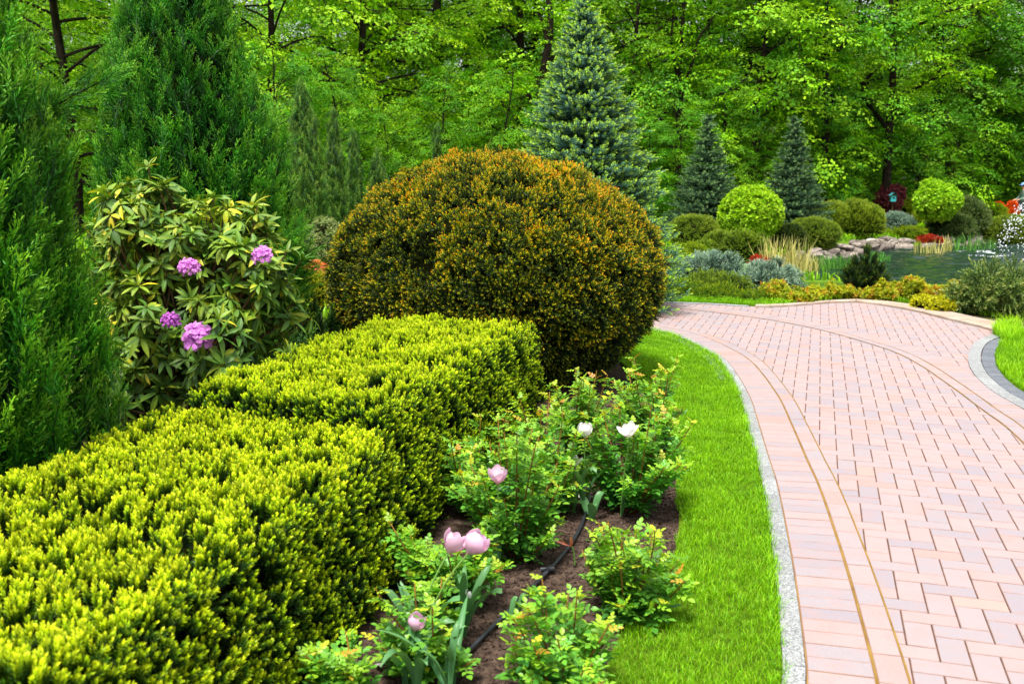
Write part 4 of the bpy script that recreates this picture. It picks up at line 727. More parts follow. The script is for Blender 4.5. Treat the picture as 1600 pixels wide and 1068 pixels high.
# ------------------------------------------------------------------ spruces
def spruce_mesh(Hh, R0, prof, spacing, per, twig, bright, seed, nn=22, wd=.006, nl=.024, Ls=.10, clean=.0):
    rng = np.random.default_rng(seed); base = [needle_shoot(Ls, nn, nl, wd, .15, .45, 75, 35, rng=rng, tl=.75) for _ in range(4)]; tip = [needle_shoot(Ls*.62, int(nn*.8), nl*.95, wd*1.25, .70, 1., 70, 25, rng=rng, tl=.7) for _ in range(3)]
    mb, mw = MB(), MB(); z = .12
    while z < Hh*.985:
        u = z/Hh; R = np.interp(u, [a for a, _ in prof], [b for _, b in prof])*R0; n = max(4, int(per*(.45+.55*R/R0)+rng.random()))
        for k in range(n):
            th = (k+rng.random()*.8)/n*2*math.pi+z*7; L = R*rng.uniform(.8, 1.12); dr = rng.uniform(-.1, .12)-.12*(1-u); e = np.array([math.cos(th), math.sin(th), 0]); s = np.array([-math.sin(th), math.cos(th), 0])
            zz = z+rng.normal()*spacing*.3; t = np.linspace(0, 1, 6)
            pts = e*L*t[:, None]+np.array([0, 0, 1.])*(zz+dr*L*t+.16*L*t**2)[:, None]; tube(mw, pts, np.linspace(.012*max(.3, R/R0), .002, 6), 4, cap=False)
            m = max(2, int(L/twig)); tt_ = np.repeat(np.linspace(.25, 1, m), 3)[:3*m]; P_ = e*L*tt_[:, None]+np.array([0, 0, 1.])*(zz+dr*L*tt_+.16*L*tt_**2)[:, None]; sg = np.tile([-1, 1, 0], m)
            off = (1-tt_*.55)*L*.34*rng.uniform(.4, 1.1, 3*m)*np.abs(sg); Q = P_+s*(sg*off)[:, None]+e*(off*.5)[:, None]+[0, 0, -.0]+rng.normal(0, .012, (3*m, 3))
            d = unit(e*(.9+.2*tt_[:, None])+s*(sg*.75)[:, None]+np.array([0, 0, .12])+rng.normal(0, .22, (3*m, 3)))
            # twigs that join spray points to the branch
            fr = frames(d, rng.uniform(0, 6, 3*m)); ch = rng.integers(0, 4, 3*m); tone = rng.uniform(-.1, .12, 3*m)
            for c in range(4):
                q = ch == c; mb.bake(base[c], Q[q]-d[q]*Ls*.5, fr[q], rng.uniform(.8, 1.25, q.sum()), tone[q])
            q2 = rng.random(3*m) < .55; Q2 = (P_+Q)/2; 
            for c in range(2): qq = q2 & (ch % 2 == c); mb.bake(base[c], Q2[qq]-d[qq]*Ls*.4, fr[qq], np.ones(qq.sum()), tone[qq]-.15)
            bt = (rng.random(3*m) < bright) & (tt_ > .45); chb = rng.integers(0, 3, 3*m)
            for c in range(3):
                q = bt & (chb == c); mb.bake(tip[c], Q[q]+d[q]*Ls*.45, frames(unit(d[q]+[0, 0, .25]), rng.uniform(0, 6, q.sum())), rng.uniform(1.1, 1.7, q.sum()), rng.uniform(-.08, .1, q.sum()))
        z += spacing*(1.1-.35*u)*rng.uniform(.85, 1.15)
    for zt in np.linspace(Hh*.9, Hh, 8): mb.bake(tip[0] if bright > .3 else base[0], np.tile([0, 0, zt-.04], (3, 1)), frames(unit(rng.normal(0, .5, (3, 3))+[0, 0, 1]), rng.uniform(0, 6, 3)), np.full(3, .9), 0.)
    tube(mw, [(0, 0, -.1), (0.01, 0, Hh*.5), (0, 0, Hh*.99)], [.035*Hh/3, .02*Hh/3, .005], 7)
    return mb, mw
def spruce(name, label, px, ytop, Y, mbs_, mat, Hh0, group=None):
    g = H(X(px, Y), Y); root = empty(name, (X(px, Y), Y, g), label, 'spruce', group); s = (A(px, ytop, Y)[2]-g)/Hh0
    for nm, m_, mt in (('foliage', mbs_[0], mat), ('trunk', mbs_[1], M_bark)):
        o = m_.build(nm, mt); o.parent = root
    root.scale = (s, s, s); return root
bs = spruce_mesh(4.15, 1.42, [(0, .85), (.08, .90), (.3, .70), (.5, .51), (.63, .40), (.75, .27), (.87, .14), (1, .02)], .125, 19, .062, .92, 4, Ls=.085, wd=.0085)
spruce('blue_spruce', 'tall blue spruce with lime-green new tips rising behind the round yew', 908, -12, 12.6, bs, M_spruce, 4.15)
ds = spruce_mesh(3.6, 1.34, [(0, .88), (.08, .92), (.25, .72), (.5, .45), (.75, .2), (.9, .07), (1, .02)], .105, 17, .11, .3, 8, nn=14, wd=.011, nl=.036, Ls=.14)
sp2 = spruce('dark_spruce', 'dark conical spruce directly right of the tall blue spruce', 1103, 180, 29.5, ds, M_spruce2, 3.6, 'dark conical spruces at the wood edge')
sp3 = copy_tree(sp2); Y3 = 31; g3 = H(X(1236, Y3), Y3); sp3.location = (X(1236, Y3), Y3, g3); s3 = (A(1236, 183, Y3)[2]-g3)/3.6; sp3.scale = (s3*.97, s3*.97, s3); sp3.rotation_euler.z = 2.1
tag(sp3, 'dark conical spruce standing just behind the clipped green globe shrub')

# ------------------------------------------------------------------ the planting round the pond
small = [leaf_cluster(7, .045, .026, .01, (15, 85), .35, .95, stemlen=.03) for _ in range(4)]
mid_ = [leaf_cluster(8, .075, .042, .02, (15, 85), .3, .95, stemlen=.05) for _ in range(4)]
fine = [needle_shoot(.09, 16, .03, .007, .2, .95, 60, 15) for _ in range(4)]
finel = [needle_shoot(.14, 16, .045, .011, .2, .95, 50, 12) for _ in range(4)]
ball = [leaf_cluster(7, .10, .07, .02, (30, 95), .3, .95, stemlen=.04) for _ in range(4)]
def lob(px, Y, wpx, hpx, cz=None, ry=None, dx=0):
    rx = wpx/2*Y/F; hh = hpx*Y/F; return (X(px, Y)+dx, Y, hh*.5 if cz is None else cz, rx, ry or rx, hh*.5 if cz is None else hh-cz)
shrub('globe_maple', 'bright green clipped globe shrub in front of the dark spruces', 'shrub', [lob(1173, 27.5, 94, 86)], ball, M_globe, dens=75, nsh=4, spread=.4, depth=.08, S=.95, nz=.05, deep=.8, ti=(-.1, .2), group='clipped globe shrubs')
shrub('mound_shrub', 'rounded olive-green mound left of the bright globe shrub', 'shrub', [lob(1087, 25, 74, 48)], fine, M_olive, dens=160, nsh=5, spread=.4, S=1.2, nz=.12, deep=.7)
shrub('mugo_pine', 'spiky dark green mountain pine below the bright globe shrub', 'pine', [lob(1128, 22.5, 60, 36), lob(1162, 22, 56, 40), lob(1100, 22, 40, 26)], finel, M_olive, dens=90, nsh=5, spread=.55, S=1.2, nz=.14, ti=(-.35, 0), deep=.7)
shrub('juniper_cushion', 'fresh green low juniper between the round yew and the blue cushions', 'juniper', [lob(1078, 20.5, 50, 26), lob(1058, 18.5, 40, 30)], fine, M_lime, dens=160, nsh=5, spread=.5, S=1.2, nz=.1, ti=(-.3, 0), deep=.7)
shrub('blue_cushion_spruce', 'larger silvery blue cushion spruce, left one of the pair', 'spruce', [lob(1113, 16.9, 90, 36, cz=.12), lob(1088, 16.7, 46, 28, cz=.12)], fine, M_cushion, dens=200, nsh=6, spread=.5, S=1.1, nz=.22, ns=7, noise_t=.3, up=0, group='blue cushion spruces', deep=.8)
shrub('blue_cushion_spruce', 'blue-green cushion spruce, right one of the pair, nearer the path', 'spruce', [lob(1202, 15.2, 84, 36, cz=.12), lob(1236, 15.4, 36, 24, cz=.08)], fine, M_cushion, dens=210, nsh=6, spread=.5, S=1.05, nz=.22, ns=7, noise_t=.3, up=0, group='blue cushion spruces', deep=.8)
shrub('spreading_juniper', 'flat mid-green spreading shrub just before the left blue cushion spruce', 'shrub', [lob(1110, 15.0, 84, 15, ry=.35), lob(1150, 14.8, 50, 12, ry=.3)], fine, M_olive, dens=220, nsh=5, spread=.7, S=1.1, nz=.2, ns=6, core=.6, ti=(-.2, .1))
shrub('low_hedge', 'low dark green ground cover behind the far grass verge', 'shrub', [lob(1060, 14.2, 90, 12, ry=.3), lob(1120, 13.9, 90, 10, ry=.3), lob(1175, 13.7, 60, 8, ry=.25)], fine, M_lime, dens=260, nsh=5, spread=.7, S=1., nz=.2, ns=6, core=.6, ti=(-.45, -.05))
shrub('mound_shrub', 'neat rounded green mound beside the reeds at the pond corner', 'shrub', [lob(1273, 28.5, 76, 48)], fine, M_olive, dens=150, nsh=5, spread=.4, S=1.3, nz=.12, deep=.7, ti=(-.15, .1))
shrub('dark_shrub', 'dark rusty-green shrub between globe shrub and neat mound', 'shrub', [lob(1236, 27.2, 46, 42)], fine, M_pine, dens=140, nsh=5, spread=.5, S=1.3, nz=.1)
shrub('feathery_shrub', 'broad feathery olive shrub in front of the wood, left of the purple bush', 'shrub', [lob(1300, 32.5, 56, 46), lob(1335, 32.5, 62, 46), lob(1358, 32.2, 40, 40)], finel, M_olive, dens=85, nsh=6, spread=.35, S=1.5, nz=.12, up=1.2)
shrub('red_azalea', 'red azalea at the foot of the bright globe shrub', 'azalea', [lob(1196, 21.0, 30, 26), lob(1184, 21.2, 22, 30)], small, M_red, dens=220, nsh=4, spread=.6, S=1.1, ti=(-.3, .3))
shrub('blue_cushion_spruce', 'small pale blue-green cushion near the pond rocks below the turquoise birdhouse', 'spruce', [lob(1400, 34.5, 52, 26), lob(1380, 34.5, 26, 18)], fine, M_cushion, dens=130, nsh=5, spread=.5, S=1.5, nz=.14, up=0, group='blue cushion spruces')
shrub('mound_shrub', 'low lime ground cover on the rocky bank in mid pond edge', 'shrub', [lob(1420, 34, 56, 13), lob(1380, 34, 30, 9)], fine, M_lime, dens=130, nsh=5, spread=.5, S=1.2, nz=.1, ti=(0, .2))
g = empty('globe_tree', (X(1463, 34), 34, H(X(1463, 34), 34)), 'round-crowned lime-green small tree on a short trunk across the pond', 'tree', 'clipped globe shrubs')
mb = MB(); lb = (X(1464, 34), 34, 1.02, .72, .72, .62); P_, N_ = ell_points([lb, (X(1455, 34), 34, 1.2, .45, .45, .58)], 62, nz=.1); clusters(mb, P_, N_, ball, 5, .5, .09, 1.15, ti=(-.1, .2)); P_, N_ = ell_points([(*lb[:3], .55, .55, .5)], 60); clusters(mb, P_, N_, ball, 4, .5, .09, 1.2, ti=(-.4, -.1)); mb.build('crown', M_globe, g)
mb = MB(); b = np.array([X(1465, 34), 34, g.location.z]); tube(mb, [b-[0, 0, .1], b+[.02, 0, .35], b+[.0, 0, .9]], [.06, .05, .03], 7); core_mesh(mb, [lb], .62, -1); mb.build('trunk', M_core, g)  # trunk plus an added dark core imitating shade inside the crown
shrub('spreading_pine', 'dark wide-spreading pine bush right of the round-crowned small tree', 'pine', [lob(1510, 35, 56, 58, cz=.7), lob(1488, 34.6, 60, 34, cz=.35), lob(1524, 35, 30, 44, cz=.5)], finel, M_greyshrub, dens=80, nsh=5, spread=.55, S=1.6, nz=.16, ti=(-.3, .05))
shrub('purple_bush', 'purple-leaved bush standing against the dark wood', 'shrub', [lob(1391, 40, 34, 60, cz=1.1), lob(1380, 40, 22, 50, cz=1.1), lob(1403, 40, 22, 56, cz=1.2), lob(1390, 40, 24, 34)], mid_, M_purple, dens=50, nsh=5, spread=.8, S=1.4, nz=.35, core=.5)
shrub('mound_shrub', 'green mound shrub between purple bush and round-crowned small tree', 'shrub', [lob(1425, 41, 40, 40), lob(1440, 38, 26, 26)], small, M_lime, dens=90, nsh=5, spread=.5, S=1.8, nz=.12, ti=(-.45, -.15))
shrub('mound_shrub', 'broad rounded shrub at the right edge behind the fountain', 'shrub', [lob(1580, 34.6, 76, 58), lob(1612, 34.6, 60, 60), lob(1556, 34.7, 34, 46)], fine, M_olive, dens=110, nsh=5, spread=.4, S=1.5, nz=.08, ti=(-.2, .1))
for (px, Y, w_, h_, lb, mt) in ((1455, 33.4, 40, 15, 'red-orange azalea under the round-crowned small tree', M_red), (1521, 33.5, 16, 13, 'tiny red azalea above the bank rocks', M_red), (1541, 44.5, 20, 24, 'orange azalea beside the white shrub on the far path', M_orange), (1560, 44.5, 20, 28, 'small orange azalea behind the broad right-edge shrub', M_orange), (1583, 44.5, 18, 30, 'orange azalea just left of the person', M_orange)):
    shrub('azalea', lb, 'azalea', [lob(px, Y, w_, h_)], small, mt, dens=150, nsh=4, spread=.5, S=1.6, ti=(-.2, .3), stems=2, group='azaleas across the pond')
shrub('azalea', 'small pinkish white azalea at the end of the far path', 'azalea', [lob(1533, 44, 9, 16, cz=.3), lob(1535, 44, 7, 20, cz=.35)], small, M_white, dens=180, nsh=4, spread=.5, S=1.4, stems=2, core=0, group='azaleas across the pond')
shrub('mound_shrub', 'grey-green low bush at the far path beside the orange azalea', 'shrub', [lob(1550, 43, 40, 26), lob(1525, 42.5, 20, 22)], fine, M_lime, dens=100, nsh=5, spread=.5, S=1.6, ti=(-.2, .1))
# near bank, between path and pond
def row(specs, name, protos, mat, group, cat='shrub', **kw):
    for (px, Y, w_, h_, lb) in specs:
        n = max(1, int(w_/28)); ls = [lob(px+(i-(n-1)/2)*w_/n+RNG.normal()*3, Y+RNG.normal()*.12, w_/n*1.35, h_*RNG.uniform(.75, 1.05), ry=RNG.uniform(.22, .34)) for i in range(n)]; shrub(name, lb, cat, ls, protos, mat, group=group, **kw)
kwb = dict(dens=230, nsh=6, spread=.55, depth=.07, S=.85, nz=.16, ns=5, core=.55, up=.5, ti=(-.25, .2), noise_t=.25)
row([(1232, 13.6, 76, 20, 'golden barberry behind the grass verge, in front of the blue cushions'), (1300, 14.0, 64, 20, 'yellow-green barberry left of the dark dwarf pine'), (1345, 13.6, 40, 12, 'low golden barberry at the foot of the dwarf pine'), (1403, 13.7, 56, 24, 'golden barberry right of the dark dwarf pine')], 'barberry', small, M_gold, 'golden barberries along the far path edge', **kwb)
row([(1468, 13.3, 62, 30, 'tall loose golden barberry before the pond, at mid path edge')], 'barberry', small, M_gold, 'golden barberries along the far path edge', **{**kwb, 'nz': .25})
shrub('barberry', 'vivid yellow low bush touching the stone coping', 'shrub', [lob(1447, 12.6, 26, 18, ry=.2), lob(1480, 12.35, 44, 22, ry=.22)], small, M_yellow, dens=300, nsh=6, spread=.5, S=.8, nz=.1, group='golden barberries along the far path edge')
kwj = dict(dens=80, nsh=8, spread=.55, depth=.25, S=1.7, nz=.4, ns=4, core=.3, up=.9, ti=(-.2, .2), noise_t=.25)
shrub('grey_juniper', 'grey-green spreading juniper at the right end of the stone coping', 'juniper', [lob(1540, 12.1, 60, 28, ry=.3), lob(1585, 11.9, 60, 30, ry=.3), lob(1512, 12.3, 34, 34, ry=.25), lob(1562, 12.3, 30, 40, ry=.2)], fine, M_sage, **kwj)
shrub('twiggy_shrub', 'brownish twiggy shrub rising behind the grey-green juniper', 'shrub', [lob(1556, 12.9, 50, 46, cz=.28, ry=.25), lob(1592, 12.9, 50, 40, cz=.22, ry=.25)], fine, M_greyshrub, dens=45, nsh=5, spread=.35, depth=.2, S=1.4, nz=.4, core=.12, up=1.5, deep=.2, stems=40, coremat=M_bark2)
shrub('dwarf_pine', 'dark dwarf pine standing alone between the path and the pond', 'pine', [lob(1353, 14.4, 60, 50, cz=.24, ry=.28), lob(1352, 14.4, 36, 64, cz=.30, ry=.2), lob(1334, 14.3, 28, 40, cz=.18, ry=.2), lob(1372, 14.4, 28, 44, cz=.2, ry=.2)], [needle_shoot(.10, 34, .045, .006, .15, .8, 55, 12, tl=.8) for _ in range(4)], M_pine, dens=60, nsh=3, spread=.3, depth=.06, S=1.15, nz=.12, up=1.2, core=.7, ti=(-.15, .2))
# left middle distance
shrub('variegated_rhododendron', 'pale grey-green leafy bush between the columnar junipers and the round yew', 'rhododendron', [lob(508, 16.8, 70, 92, cz=.5), lob(478, 16.5, 46, 72, cz=.4)], [leaf_cluster(8, .08, .022, .01, (30, 95), .5, 1., stemlen=.02) for _ in range(4)], M_greyshrub, dens=90, nsh=4, spread=.4, S=1., nz=.1, ti=(-.2, .25))
shrub('yellow_cypress', 'bright yellow-green low cypress left of the round yew', 'shrub', [lob(482, 12.5, 60, 56, cz=.2), lob(450, 12.2, 50, 50, cz=.18)], fine, M_yellow, dens=130, nsh=6, spread=.45, S=1.0, nz=.15, ti=(-.2, .05), up=1.)
shrub('heather', 'orange and pink flowering heather patch between yellow cypress and round yew', 'heather', [lob(452, 15.5, 46, 42, cz=.22), lob(492, 15.5, 44, 40, cz=.2)], small, M_heather, dens=260, nsh=5, spread=.5, S=.7, nz=.06, ti=(-.1, .3))
shrub('low_juniper', 'dark low juniper in the shade behind the far hedge block', 'juniper', [lob(450, 7.6, 90, 70, cz=.1), (X(500, 7.9), 7.9, .15, .38, .4, .36), (X(400, 7.2), 7.2, .12, .4, .4, .4)], [pl[0], pl[1]], M_juniper2, dens=50, nsh=3, spread=.5, depth=.15, S=.75, nz=.15, ti=(-.4, -.1))
shrub('low_juniper', 'light green soft juniper skirt right of the dark columnar juniper', 'juniper', [(X(425, 8.2), 8.2, .7, .2, .3, .5), (X(445, 8.6), 8.6, .8, .17, .2, .4)], [pl[0], pl[1], pl[2]], M_juniper, dens=70, nsh=3, spread=.4, depth=.15, S=.7, nz=.15, ti=(.0, .3), up=.8)
# rocks
def rock(seed):
    rng = np.random.default_rng(seed); bm = bmesh.new(); bmesh.ops.create_icosphere(bm, subdivisions=3, radius=1); co = np.array([v.co[:] for v in bm.verts]); fs = np.array([[v.index for v in f.verts] for f in bm.faces]); bm.free()
    for _ in range(9):
        n = unit(rng.normal(size=(1, 3)))[0]; dd = rng.uniform(.55, .85); s = co@n; co = co-np.maximum(s-dd, 0)[:, None]*n
    co = co*[1, rng.uniform(.6, .9), rng.uniform(.45, .65)]*(1+.06*fbm(co, 2.5, seed)[:, None]); me = bpy.data.meshes.new('boulder'); me.from_pydata(co.tolist(), [], fs.tolist()); me.materials.append(M_rock); return me
M_rock = plainmat('boulder_stone', (76, 68, 62), (136, 126, 116), scale=2.5, rough=.95, bump=.6, bscale=14, rnd=.3, useobj=True, c3=(160, 150, 138))
M_rockp = plainmat('pale_stone', (140, 134, 126), (192, 186, 176), scale=2.5, rough=.95, bump=.5, bscale=14)
rks = [rock(s) for s in range(7)]
shore = smooth([G(*p, -.35) for p in [(1205, 436), (1240, 415), (1268, 405), (1300, 398), (1350, 389), (1400, 383.5), (1460, 380), (1520, 377.5), (1600, 372), (1640, 371)]], .3)
sidx = 0
for i, p in enumerate(shore):
    for kk_ in range(2):
        if RNG.random() < .18: continue
        me = rks[RNG.integers(7)]; o = bpy.data.objects.new('boulder', me); C.objects.link(o); s = RNG.uniform(.16, .34)*(1.2 if kk_ == 0 else .9); N_ = np.array([-.35, 1.])/1.06; q = p+N_*(kk_*.42)+RNG.normal(0, .1, 2)
        o.location = (q[0], q[1], H(*q)+s*.25+.06+kk_*.05); o.scale = (s, s, s); o.rotation_euler = (RNG.normal()*.15, RNG.normal()*.15, RNG.random()*6); tag(o, 'grey boulder in the rock edging along the far bank of the pond', 'rock', 'boulders edging the pond')
for (px, py, s, lb) in ((1393, 370, .30, 'largest pale boulder on the bank below the small blue cushion'), (1362, 372, .26, 'pale grey boulder left of the largest one at the waterline'), (1318, 366, .28, 'light grey boulder below the broad feathery shrub'), (1342, 380, .30, 'rounded boulder at the waterline left of the pale ones'), (1505, 356, .30, 'flat pale slab of rock under the spreading pine bush'), (1286, 368, .3, 'grey flat boulder at the foot of the neat rounded mound')):
    o = bpy.data.objects.new('boulder', rks[RNG.integers(7)].copy()); o.data.materials.clear(); o.data.materials.append(M_rockp if 'pale' in lb or 'light' in lb else M_rock); C.objects.link(o); b = G(px, py, -.1); o.location = (b[0], b[1], H(b[0], b[1])+s*.3); o.scale = (s, s*.9, s); o.rotation_euler.z = RNG.random()*6; tag(o, lb, 'rock', 'boulders edging the pond')
# reeds and irises
def reeds(px, py, w_, hpx, label, mat, n, wd=.018, yel=0.):
    b = G(px, py, -.3); Y = b[1]; root = empty('reed_clump', (b[0], b[1], -.42), label, 'reeds', 'reed and iris clumps in the pond margin'); rx = w_/2*Y/F; m_ = MB(); hh = hpx*Y/F
    x = b[0]+RNG.uniform(-1, 1, n)*rx; y = b[1]+RNG.normal(0, .18, n); h_ = hh*RNG.uniform(.5, 1.08, n); a = RNG.uniform(0, 6.28, n); ln = RNG.uniform(.02, .28, n); p = np.stack([x, y, np.full(n, -.42)], 1); d = np.stack([np.cos(a)*ln, np.sin(a)*ln, np.ones(n)], 1); s = np.stack([RNG.normal(1, .3, n), RNG.normal(0, .4, n), np.zeros(n)], 1)*wd/2
    p1 = p+d*(h_*.5)[:, None]; p2 = p+d*h_[:, None]*[1.5, 1.5, 1]; V = np.stack([p-s, p+s, p1-s, p1+s, p2-s*.15, p2+s*.15], 1).reshape(-1, 3); k = (np.arange(n)*6)[:, None]; t0 = RNG.random(n)
    m_.add(V, np.vstack([k+[[0, 1, 3, 2]], k+[[2, 3, 5, 4]]]), np.repeat(t0, 6), 0, np.repeat(RNG.random(n), 6)); m_.build('blades', mat, root)
reeds(1222, 428, 66, 66, 'tall pale straw-coloured reeds at the left corner of the pond', M_reedy, 190)
reeds(1265, 416, 26, 30, 'thin pale reeds beside the neat rounded mound', M_reedy, 60)
reeds(1297, 412, 62, 22, 'fresh green irises in front of the bank rocks, left', M_reedg, 230)
reeds(1371, 400, 30, 15, 'green irises between the boulders and the water', M_reedg, 110)
reeds(1448, 389, 36, 20, 'pale yellow reeds at the waterline below the red-orange azalea', M_reedy, 55)
reeds(1475, 387, 24, 26, 'pale upright reeds right of the shorter yellow ones', M_reedy, 45)
reeds(1508, 385, 44, 26, 'yellow-green reeds below the spreading pine bush', M_reedg, 70)
reeds(1545, 383, 30, 18, 'short green reeds left of the fountain arc', M_reedg, 35)
# grass patches on the far bank
mb = MB(); zf = lambda x, y: hgt(x, y)-.0
for pp in ([(1400, 368), (1445, 368), (1440, 352), (1390, 356)], [(1525, 362), (1570, 362), (1560, 342), (1515, 342)], [(1300, 372), (1400, 366), (1400, 356), (1310, 360)], [(1060, 420), (1200, 380), (1300, 372), (1300, 352), (1000, 352), (1000, 420)]): grass(mb, [G(*p, -.05) for p in pp], 160, .12, .26, wid=.03, zf=zf, lean=.8)
grass(mb, np.array([G(*p)[:2] for p in [(1210, 475), (1330, 468), (1450, 478), (1600, 505), (1600, 455), (1210, 455)]]), 1200, .04, .1, wid=.007, zf=zf)
grass(mb, np.array([(X(1000, 36), 36), (X(1720, 34.9), 34.9), (X(1720, 60), 60), (X(900, 60), 60)]), 45, .1, .3, wid=.05, zf=zf)
grass(mb, np.array([(-2.5, 8.5), (-.8, 10), (1, 13.5), (9, 19), (9, 30), (6, 50), (-30, 50), (-14, 16)]), 40, .1, .26, wid=.04, zf=zf, lean=.9)
tag(mb.build('grass', M_grass), 'rough grass on the pond banks and below the wood', 'grass', kind='stuff')
tag(polysheet('far_path', np.array([G(1522, 345)[:2], G(1554, 345)[:2], G(1620, 336)[:2], G(1640, 330)[:2], G(1600, 330)[:2], G(1527, 335)[:2]]), .05, M_brick[0]), kind='structure')
# fountain
def fountain():
    fx, fy = X(1661, 29), 29; root = empty('fountain', (fx, fy, -.45), 'fountain throwing arcs of white water drops into the pond at the right edge', 'fountain'); mdrop, mfoam_glints, mnoz = MB(), MB(), MB()
    m, t, b = newmat('water_drops'); b.inputs['Base Color'].default_value = (.86, .9, .93, 1); b.inputs['Roughness'].default_value = .15; b.inputs['Transmission Weight'].default_value = .1; b.inputs['IOR'].default_value = 1.33
    P_, S_2 = [], []
    for a in np.linspace(0, 2*math.pi, 22, endpoint=False):
        vz, R = RNG.uniform(1.55, 1.75), RNG.uniform(1.55, 1.85)
        for k in range(130):
            u = RNG.random(); z = 4*vz*u*(1-u); spread = .02+.07*u; P_.append([fx+math.cos(a)*R*u+RNG.normal()*spread, fy+math.sin(a)*R*u+RNG.normal()*spread, -.45+max(0, z+RNG.normal()*spread)]); S_2.append(RNG.uniform(.006, .021))
    P_ = np.array(P_); oc = np.array([(1, 0, 0), (0, 1, 0), (-1, 0, 0), (0, -1, 0), (0, 0, 1.6), (0, 0, -1.)]); 
    cub = np.array([(a, b_, c_) for a in (-1, 1) for b_ in (-1, 1) for c_ in (-1, 1)], float)*.58; sph = cub
    mdrop.bake((np.vstack([sph, oc*.9]), np.array([[8, 6, 12, 2], [8, 2, 13, 0]])[:0].reshape(0, 4), np.zeros(14), np.zeros(0, int)), P_[:0], frames(np.tile([0, 0, 1.], (1, 1)), np.zeros(1))[:0], 1.)
    # small round drops from a subdivided cube
    u = np.linspace(-1, 1, 3); vv, ff = [], []
    for ax in range(3):
        for sg in (-1, 1):
            g0 = len(vv)
            for i in range(3):
                for j in range(3):
                    q = [0, 0, 0]; q[ax] = sg; q[(ax+1) % 3] = u[i]; q[(ax+2) % 3] = u[j]; vv.append(q)
            for i in range(2):
                for j in range(2): ff.append([g0+i*3+j, g0+(i+1)*3+j, g0+(i+1)*3+j+1, g0+i*3+j+1])
    vv = unit(np.array(vv, float)); mdrop.bake((vv, np.array(ff), np.zeros(len(vv)), np.zeros(len(ff), int)), P_, frames(unit(RNG.normal(size=(len(P_), 3))), RNG.random(len(P_))), np.array(S_2)); mdrop.build('water_arcs', m, root, smooth=True)
    n = 7000; a = RNG.uniform(0, 6.28, n); r = np.abs(RNG.normal(2.0, 1.2, n)); Pf = np.stack([fx+np.cos(a)*r, fy+np.sin(a)*r, np.full(n, -.45)], 1); mfoam_glints.bake((vv*[1, 1, .35], np.array(ff), np.zeros(len(vv)), np.zeros(len(ff), int)), Pf, frames(np.tile([0, 0, 1.], (n, 1)), RNG.random(n)*6), RNG.uniform(.006, .026, n)*np.exp(-((r-1.7)/1.9)**2)); mfoam_glints.build('foam_glints', m, root, smooth=True)  # white flakes: fountain foam, spread wider to imitate glints on the ripples
    tube(mnoz, [(fx, fy, -.9), (fx, fy, -.38)], [.05, .03], 10); mnoz.build('nozzle', M_hose, root)
fountain()
# birdhouse, garden lamp
def boxm(mb, c, s, rz=0):
    c = np.array(c); s = np.array(s)/2; v = np.array([(a, b, d) for d in (-1, 1) for a, b in ((-1, -1), (1, -1), (1, 1), (-1, 1))])*s; v = np.stack([v[:, 0]*math.cos(rz)-v[:, 1]*math.sin(rz), v[:, 0]*math.sin(rz)+v[:, 1]*math.cos(rz), v[:, 2]], 1)+c
    mb.add(v, [[3, 2, 1, 0], [4, 5, 6, 7], [0, 1, 5, 4], [1, 2, 6, 5], [2, 3, 7, 6], [3, 0, 4, 7]])
M_turq = plainmat('turquoise_paint', (60, 168, 176), (90, 196, 200), scale=8, rough=.5); M_dark = plainmat('black_plastic', (22, 24, 24), (34, 36, 36), scale=20, rough=.5)
c = A(1395, 310, 39); g0 = H(c[0], c[1]); br = empty('birdhouse', (c[0], c[1], g0), 'small turquoise birdhouse on a post in front of the purple bush', 'birdhouse')
mb = MB(); tube(mb, [(c[0], c[1], g0-.05), (c[0], c[1], c[2]-.12)], [.02, .02], 6); mb.build('post', M_bark2, br)
mb = MB(); boxm(mb, c, (.2, .18, .24)); mb.build('box', M_turq, br)
mb = MB(); x, y, z = c+[0, 0, .12]; mb.add([(x-.15, y-.13, z), (x+.15, y-.13, z), (x, y-.13, z+.11), (x-.15, y+.13, z), (x+.15, y+.13, z), (x, y+.13, z+.11)], [[0, 1, 4, 3], [0, 3, 5, 2], [1, 2, 5, 4]]); mb.build('roof', M_turq, br)
mb = MB(); th = np.linspace(0, 2*math.pi, 13)[:-1]; mb.add(np.vstack([np.stack([x+.04*np.cos(th), np.full(12, y-.094), c[2]+.02+.04*np.sin(th)], 1), [[x, y-.094, c[2]+.02]]]), [[i, (i+1) % 12, 12, 12] for i in range(12)]); mb.build('entrance_hole', M_dark, br)
c = A(1373, 330, 33.8); g0 = H(c[0], c[1]); br = empty('garden_lamp', (c[0], c[1], g0), 'small black box-shaped garden lamp among the shrubs across the pond', 'lamp')
mb = MB(); tube(mb, [(c[0], c[1], g0-.05), (c[0], c[1], c[2]-.05)], [.025, .02], 6); mb.build('post', M_dark, br)
mb = MB(); boxm(mb, c, (.2, .16, .16), .3); mb.build('lamp_head', M_dark, br); mb = MB(); boxm(mb, c+[0, 0, .09], (.24, .2, .02), .3); mb.build('cap', M_dark, br)
